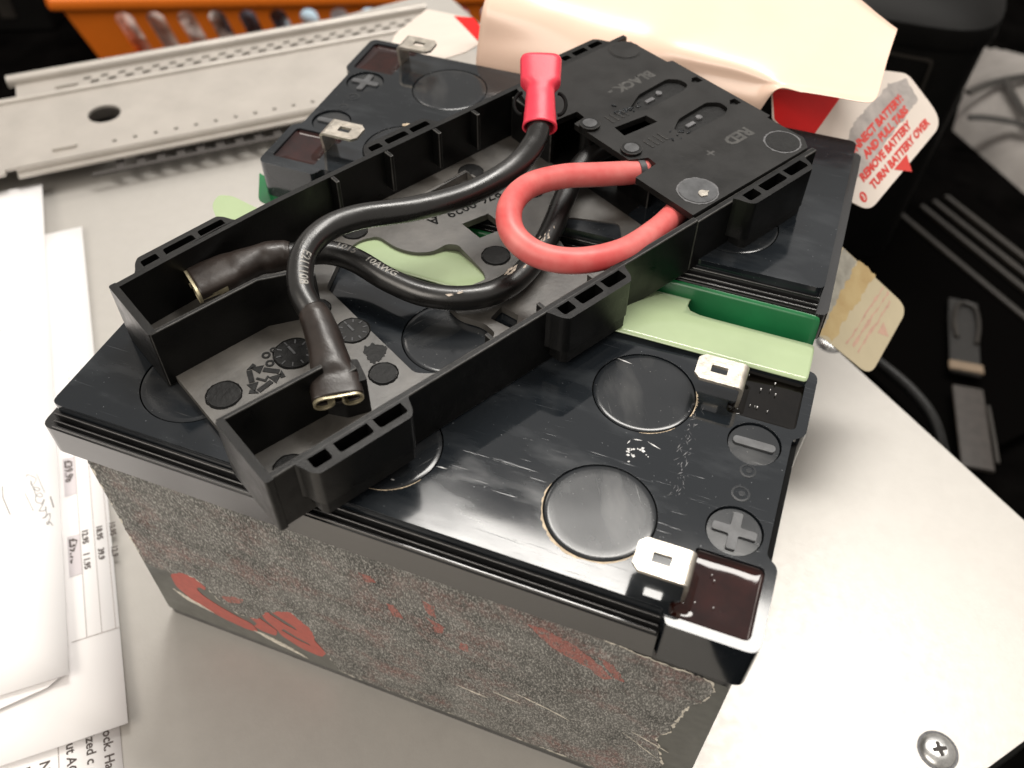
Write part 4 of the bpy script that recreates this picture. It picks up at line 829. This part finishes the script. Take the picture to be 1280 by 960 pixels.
# fold under the top paper's lower edge
mb = MB(); pts = [on_paper(ca, 2, 0.5, 4.0), on_paper(ca, -1.0, 6, 3.4), on_paper(ca, -3.4, 22, 3.2), on_paper(ca, -6, 60, 3.1), on_paper(ca, 3, 60, 3.3), on_paper(ca, 4, 2, 3.9)]; mb.add(pts, [(0, 1, 2, 3, 4, 5)]); o = mb.build('folded_edge', M['paper'], pa, smooth=False); sld = o.modifiers.new('t', 'SOLIDIFY'); sld.thickness = .12*S
def write(parent, c0, lines, m='ink', up=1):
    mb = MB()
    for s, size, s_, t, z in lines: text_on(mb, s, size, on_paper(c0, s_, t, z), PE, PN, bold=.02*size)
    mb.build('printed_text', M[m], parent, smooth=False)
def rules(parent, c0, segs, m='paleink', wd=.22):
    mb = MB()
    for s0, t0_, s1, t1, z in segs:
        a = Vector(on_paper(c0, s0, t0_, z)); b = Vector(on_paper(c0, s1, t1, z)); d = (b-a).normalized(); sd = Vector((-d.y, d.x, 0))*wd/2; mb.add([a-sd, b-sd, b+sd, a+sd], [(0, 1, 2, 3)])
    mb.build('ruled_line', M[m], parent, smooth=False)
zc = .36; zb = 1.78; za = 4.62
write(pc, cc, [('clock. Hav', 3.4, 25.2, 4.2, zc), ('organized c', 3.4, 31.0, 8.5, zc), ('without AC', 3.4, 30.5, 13.4, zc), ('NO', 3.6, 20.0, 20.0, zc), ('M', 3.6, 20.0, 24.8, zc)])
rules(pc, cc, [(0, 15.4, 40, 15.4, zc)])
# price columns: the sheet's curl is small here, so print floats a hair above it
def curl_z(z, curl, s_, t): return z+curl*(math.exp(-t/12)*(.5+.5*math.sin(s_*.022+z)))+curl*.7*math.exp(-s_/14)+.30
mb = MB()
cells = [('£39.98', 3.3, 64, 12.0), ('£39.98', 3.3, 95, 12.0), ('12.95', 2.4, 66, 8.2), ('1 1.95', 2.4, 57.5, 8.2), ('18.95', 2.4, 66, 4.0), ('39.9', 2.4, 57.5, 4.0), ('10.95', 2.4, 66, .1), ('12.9', 2.4, 57, .1)]
for s, size, s_, t in cells: text_on(mb, s, size, on_paper(cb, s_, t, curl_z(1.6, .9, s_, t)), PE, PN, bold=.04*size)
mb.build('printed_text', M['ink'], pb, smooth=False)
mb = MB()
for s0, s1, t0_, t1 in ((50.5, 65, 8.9, 12.6), (80.5, 96, 8.9, 12.6)):
    q = [on_paper(cb, a, b, curl_z(1.6, .9, a, b)-.05) for a, b in ((s0, t0_), (s1, t0_), (s1, t1), (s0, t1))]; mb.add(q, [(0, 1, 2, 3)])
mb.build('tinted_cell', M['tint'], pb, smooth=False)
mb = MB()
for t in (8.9, 4.8, 1.0):
    seg = [on_paper(cb, s_, t, curl_z(1.6, .9, s_, t)) for s_ in range(29, 140, 6)]
    for a, b in zip(seg, seg[1:]): a, b = Vector(a), Vector(b); sd = PN*.1; mb.add([a-sd, b-sd, b+sd, a+sd], [(0, 1, 2, 3)])
a, b = Vector(on_paper(cb, 29, -.0, curl_z(1.6, .9, 29, 0))), Vector(on_paper(cb, 29, 13, curl_z(1.6, .9, 29, 13))); sd = PE*.1; mb.add([a-sd, b-sd, b+sd, a+sd], [(0, 1, 2, 3)])
mb.build('ruled_line', M['paleink'], pb, smooth=False)
mb = MB(); rnd = random.Random(2); base = Vector((-62.0, 16.8)); 
def sk(pts, wd):
    for a, b in zip(pts, pts[1:]):
        a = Vector((a[0], a[1], 4.72)); b = Vector((b[0], b[1], 4.72)); d = (b-a).normalized(); sd = Vector((-d.y, d.x, 0))*wd/2; mb.add([a-sd, b-sd, b+sd, a+sd], [(0, 1, 2, 3)])
def sp(s_, t): p = ca-PE*s_-PN*t; return (p.x, p.y)
zig = []
for k in range(90):
    q = k/89; zig.append((72-21.5*q+1.3*math.sin(q*47)+.5*math.sin(q*91), 8.2-5.2*q+(1.15-.5*q)*math.cos(q*40)+.4*math.sin(q*73)))
sk([sp(a, b) for a, b in zig], .17); sk([sp(72.5, 6.4), sp(64, 4.2)], .14); sk([sp(66, 10), sp(58, 7.6)], .14)
sk([sp(62, 2.6), sp(57.4, 1.8)], .3); sk([sp(71, 16.5), sp(66.6, 16.4), sp(59, 14.3)], .22)
sk([sp(148, 20), sp(144, 16), sp(140.5, 18.6), sp(144.5, 22.6), sp(148, 20)], .5); sk([sp(146.6, 18.6), sp(142.4, 20.8)], .3); sk([sp(128, 13), sp(127, 12.6)], .25)
mb.build('pencil_sketch', M['ink'], pa, smooth=False)

# ================================================================== background
# orange basket: local frame follows its long side
BO = Vector((-459, 469, 0)); BD = Vector((.912, .410, 0)); BN = Vector((-.410, .912, 0))
bas = empty('orange_basket', (-459, 469, FZ), 'orange slotted plastic laundry basket behind the metal rail', 'basket')
BH = 84                                                     # height above the floor
bw = lambda x, z, h: tuple(BD*x+BN*(h-(z-30)*.16)+Vector((0, 0, z)))
def slot_poly(x, z0, z1, wd):
    p = []; 
    for cx, cz, a0 in ((x, z1-wd/2, 0), (x+(z1-z0)*.16, z0+wd/2, 180)): p += [(cx+wd/2*math.cos(R(a0+18*k)), cz+wd/2*math.sin(R(a0+18*k))) for k in range(11)]
    return p
slots_ = [slot_poly(48+25.0*k, 10, 70, 14.5) for k in range(17)]
mb = MB(); mb.prism([(22, 0), (480, 0), (502, 82), (0, 82)], 0, 2.4, slots_); mb.xform(lambda x, y, h: bw(x, y, h)); mb.build('front_wall', M['orange'], bas, bevel=.6)
for nm, poly in (('end_wall', None), ('end_wall', None)): pass
mb = MB(); mb.add([bw(22, 0, 0), bw(0, 82, 0), tuple(Vector(bw(0, 82, 0))+BN*260), tuple(Vector(bw(22, 0, 0))+BN*220)], [(0, 1, 2, 3)]); o = mb.build('end_wall', M['orange'], bas); o.modifiers.new('t', 'SOLIDIFY').thickness = .0024
mb = MB(); mb.add([bw(480, 0, 0), bw(502, 82, 0), tuple(Vector(bw(502, 82, 0))+BN*260), tuple(Vector(bw(480, 0, 0))+BN*220)], [(0, 1, 2, 3)]); o = mb.build('end_wall', M['orange'], bas); o.modifiers.new('t', 'SOLIDIFY').thickness = .0024
mb = MB(); mb.add([tuple(Vector(bw(22, 0, 0))+BN*220), tuple(Vector(bw(0, 82, 0))+BN*260), tuple(Vector(bw(502, 82, 0))+BN*260), tuple(Vector(bw(480, 0, 0))+BN*220)], [(0, 1, 2, 3)]); o = mb.build('back_wall', M['orange'], bas); o.modifiers.new('t', 'SOLIDIFY').thickness = .0024
rim = [Vector(bw(-2, 82, -3)), Vector(bw(504, 82, -3)), Vector(bw(504, 82, 266)), Vector(bw(-2, 82, 266)), Vector(bw(-2, 82, -3))]
mb = MB()
for a, b in zip(rim, rim[1:]): sweep(mb, [a, b], (6.5, 5, 2.6), 14, up0=(0, 0, 1))
mb.build('rim', M['orange'], bas, angle=60)
mb = MB(); mb.add([bw(24, 2, 2), bw(478, 2, 2), tuple(Vector(bw(478, 2, 2))+BN*216), tuple(Vector(bw(24, 2, 2))+BN*216)], [(0, 1, 2, 3)]); mb.build('base', M['orange'], bas)
# laundry in the basket
def lump(name, x, dep, z, rx, ry, rz, m, label, sd):
    rnd = random.Random(sd); bm = bmesh.new(); bmesh.ops.create_icosphere(bm, subdivisions=4, radius=1)
    ph = [rnd.uniform(0, 6.28) for _ in range(6)]
    for v in bm.verts:
        c = v.co; k = 1+.12*math.sin(c.x*4+ph[0])*math.sin(c.z*5+ph[1])+.10*math.sin((c.x+c.z)*9+ph[2])+.07*math.sin((c.x-c.z*1.6+c.y)*15+ph[3])+.04*math.sin(c.z*28+c.x*9+ph[4]); v.co = Vector((c.x*rx, c.y*ry, max(c.z*rz, -z+3)))*k*S if False else Vector((c.x*rx*k, c.y*ry*k, c.z*rz*k))*S
    me = bpy.data.meshes.new(name); bm.to_mesh(me); bm.free(); me.materials.append(M[m]); me.polygons.foreach_set('use_smooth', [True]*len(me.polygons))
    o = bpy.data.objects.new(name, me); COL.objects.link(o); p = BO+BD*x+BN*dep; o.location = (p.x*S, p.y*S, (FZ+z)*S); o.rotation_euler = (0, 0, math.atan2(BD.y, BD.x)); tag(o, label, 'clothing', 'clothes inside the orange basket'); return o
lump('garment', 72, 44, 42, 46, 34, 36, 'stripe', 'grey striped garment behind the leftmost basket slots', 1)
lump('garment', 146, 44, 52, 34, 32, 32, 'darkcloth', 'dark garment behind middle slots of the orange basket', 2)
lump('garment', 140, 42, 20, 42, 30, 18, 'stripe', 'grey garment lying low under the dark one in basket', 5)
lump('garment', 222, 46, 38, 52, 36, 36, 'blue', 'light blue garment behind the right basket slots', 3)
lump('garment', 300, 46, 50, 36, 34, 34, 'redcloth', 'maroon garment at the right end of the basket', 4)
lump('garment', 362, 48, 38, 46, 36, 34, 'blue', 'blue garment farthest right in the basket', 8)

# black bin at upper right
bn = empty('black_bin', (150, 530, FZ), 'black plastic bin with a rounded lid at upper right', 'bin')
def loft(levels, n=40):
    mb = MB(); v = []; f = []
    for (hx, hy, z, e) in levels:
        for k in range(n):
            a = 2*math.pi*k/n; c, s_ = math.cos(a), math.sin(a); v.append((hx*math.copysign(abs(c)**(2/e), c), hy*math.copysign(abs(s_)**(2/e), s_), z))
    for i in range(len(levels)-1): f += [(i*n+k, i*n+(k+1) % n, (i+1)*n+(k+1) % n, (i+1)*n+k) for k in range(n)]
    f.append(tuple(range(n))[::-1]); f.append(tuple((len(levels)-1)*n+k for k in range(n))); return mb.add(v, f)
loft([(62, 56, 0, 5), (64, 58, 6, 5), (72, 64, 168, 5), (72, 64, 172, 5)]).build('body', M['bin'], bn)
loft([(74.5, 66.5, 172.5, 4.6), (75.5, 67.5, 176, 4.6), (75, 67, 186, 4.4), (66, 58, 194, 3.6), (40, 34, 198, 3)]).build('lid', M['bin'], bn)
mb = MB(); mb.prism(rrect(-24, 24, 140, 166, 3), -1.2, 1.2, [rrect(-22.6, 22.6, 141.4, 164.6, 2.4)]); mb.xform(lambda x, z, h: (x+20, -63.4-(z-166)*-.048-h, z)); mb.build('latch_outline', M['rack'], bn, bevel=.4)
# grey-white cloth bag with dark straps on the floor behind
bagp = [(255, 672), (309, 612), (420, 760), (330, 880), (262, 800)]
fb = empty('cloth_bag', (300, 740, FZ), 'grey white cloth bag with dark straps lying on the floor', 'bag')
mb = MB(); n = 22; v = []; f = []
for j in range(n+1):
    for i in range(n+1):
        a, b = i/n, j/n; p = Vector((252, 680)).lerp(Vector((322, 596)), a).lerp(Vector((262, 822)).lerp(Vector((450, 800)), a), b); e = min(a, 1-a, b, 1-b); h = 26*(1-math.exp(-e*9))+2.4*math.sin(a*17+b*5)*math.sin(b*11)
        v.append((p.x-300, p.y-740, h))
for j in range(n):
    for i in range(n): k = j*(n+1)+i; f.append((k, k+1, k+n+2, k+n+1))
mb.add(v, f); mb.build('cloth', M['fabric'], fb, angle=180)
STRAPS = ((((253, 692, -171), (268, 710, -170), (285, 726, -170), (306, 743, -171)), 4.0), (((255, 654, -171), (267, 657, -170), (285, 659, -170), (309, 660, -171)), 3.6), (((281, 722, -169), (288, 698, -169), (297, 674, -169), (303, 660, -169)), 3.4))
def strap_line(pts, wd):
    P = spline([(x-300, y-740, z+200) for x, y, z in pts], 8); mb = MB(); sweep(mb, P, (1.4, wd, 2.6), 12, up0=(0, 0, 1)); mb.build('strap', M['rack'], fb)
for pts, wd in STRAPS: strap_line(pts, wd)
# black ribbed rack
rk = empty('ribbed_rack', (300, 480, FZ), 'black ribbed metal rack on the floor at right', 'metal rack')
ra = Vector((.733, -.680, 0)); rb = Vector((.680, .733, 0))
def kw(a, b, z): p = Vector((236, 548, 0))+ra*a+rb*b; return (p.x-300, p.y-480, z)
mb = MB(); mb.box(-4, 190, -150, 44, 0, 10); mb.xform(kw); mb.build('base_plate', M['rackbase'], rk, bevel=1)
for b, hgt in ((20, 15), (8, 14.4), (-4, 14), (-24, 13)):
    mb = MB(); mb.box(-2, 190, b-2.2, b+2.2, 10, hgt); mb.xform(kw); mb.build('rib', M['rackrib'] if 'rackrib' in M else M['rack'], rk, bevel=1.2)
# webbing strap with buckle
sp_ = empty('webbing_strap', (270, 370, FZ), 'dark webbing strap with stitched band and grey plastic end on the rack', 'strap')
def swl(p): return (p[0]-270, p[1]-370, p[2]+200)
def ribbon(name, pts, hw, m, th=1.2):
    mb = MB(); sweep(mb, [Vector(swl(p)) for p in pts], (th, hw, 5), 12, up0=(0, 0, 1)); return mb.build(name, M[m], sp_, bevel=.3)
top_, mid_, low_ = (266.5, 436, -184), (270.5, 372, -183), (279.5, 302, -181)
ribbon('webbing', [(266, 446, -185), (266.5, 425, -184), (268.5, 398, -183.5), (270, 376, -183)], 9.5, 'strap_dark')
mb = MB(); Pl = [Vector(swl(p)) for p in ((263.0, 406, -181.4), (260.4, 420, -181.4), (261.6, 436, -181.4), (266.6, 441, -181.4), (273.0, 437, -181.4), (275.6, 421, -181.4), (275.0, 404, -181.4))]; sweep(mb, spline(Pl, 5), 1.5, 10); mb.build('buckle_loop', M['rack'], sp_)
ribbon('stitched_band', [(269.4, 384, -181.6), (270.2, 377, -181.6)], 10.6, 'stitch', 1.2)
ribbon('grey_end', [(271.4, 363, -182), (275.0, 335, -181.4), (279.6, 300, -181)], 9.4, 'strap_grey', 1.4)
mb = MB(); sweep(mb, [Vector(swl(p)) for p in ((283.4, 351, -180.6), (287.6, 325, -180.4), (290, 308, -180.4))], (1.2, 1.3), 10); mb.build('edge_piping', M['rack'], sp_)
# thin black cable hanging beside the case edge
mb = MB(); sweep(mb, spline([(160, 196, -12), (172, 188, -7), (184.4, 178.4, -5), (196, 170.6, -6), (205, 162.4, -9), (212, 152, -16), (222, 140, -30)], 8), 2.3, 14); o = mb.build('thin_cable', M['traydark'], None, angle=80); tag(o, 'thin glossy black cable running along the metal case edge', 'cable')
# dark equipment box at upper left
eb = empty('black_box', (-610, 520, FZ), 'black equipment box in the top left corner', 'box', rz=R(24))
mb = MB(); mb.box(-150, 62, -10, 200, 0, 120); mb.build('body', M['bin'], eb, bevel=3)
for k in range(4): mb = MB(); mb.box(-60+k*26, -46+k*26, -12, -9.5, 14, 108); mb.build('front_panel', M['rack'], eb, bevel=1)
mb = MB(); mb.box(64, 92, 30, 120, 0, 96); mb.build('side_grip', M['rack'], eb, bevel=3)

# fine marks too small to pick apart singly stay joined
for o in scene.objects:
    if o.name.split('.')[0] in ('red_ink_trace', 'scuff_mark', 'moulded_lettering', 'pencil_sketch', 'residue', 'resin_speck', 'melted_plastic', 'chafed_patch', 'scuffed_streak', 'ruled_line', 'tinted_cell', 'paper_curl', 'paper_remnant', 'cavity_mark', 'weld_nub', 'grip_rib', 'dial_mark'): o['kind'] = 'stuff'
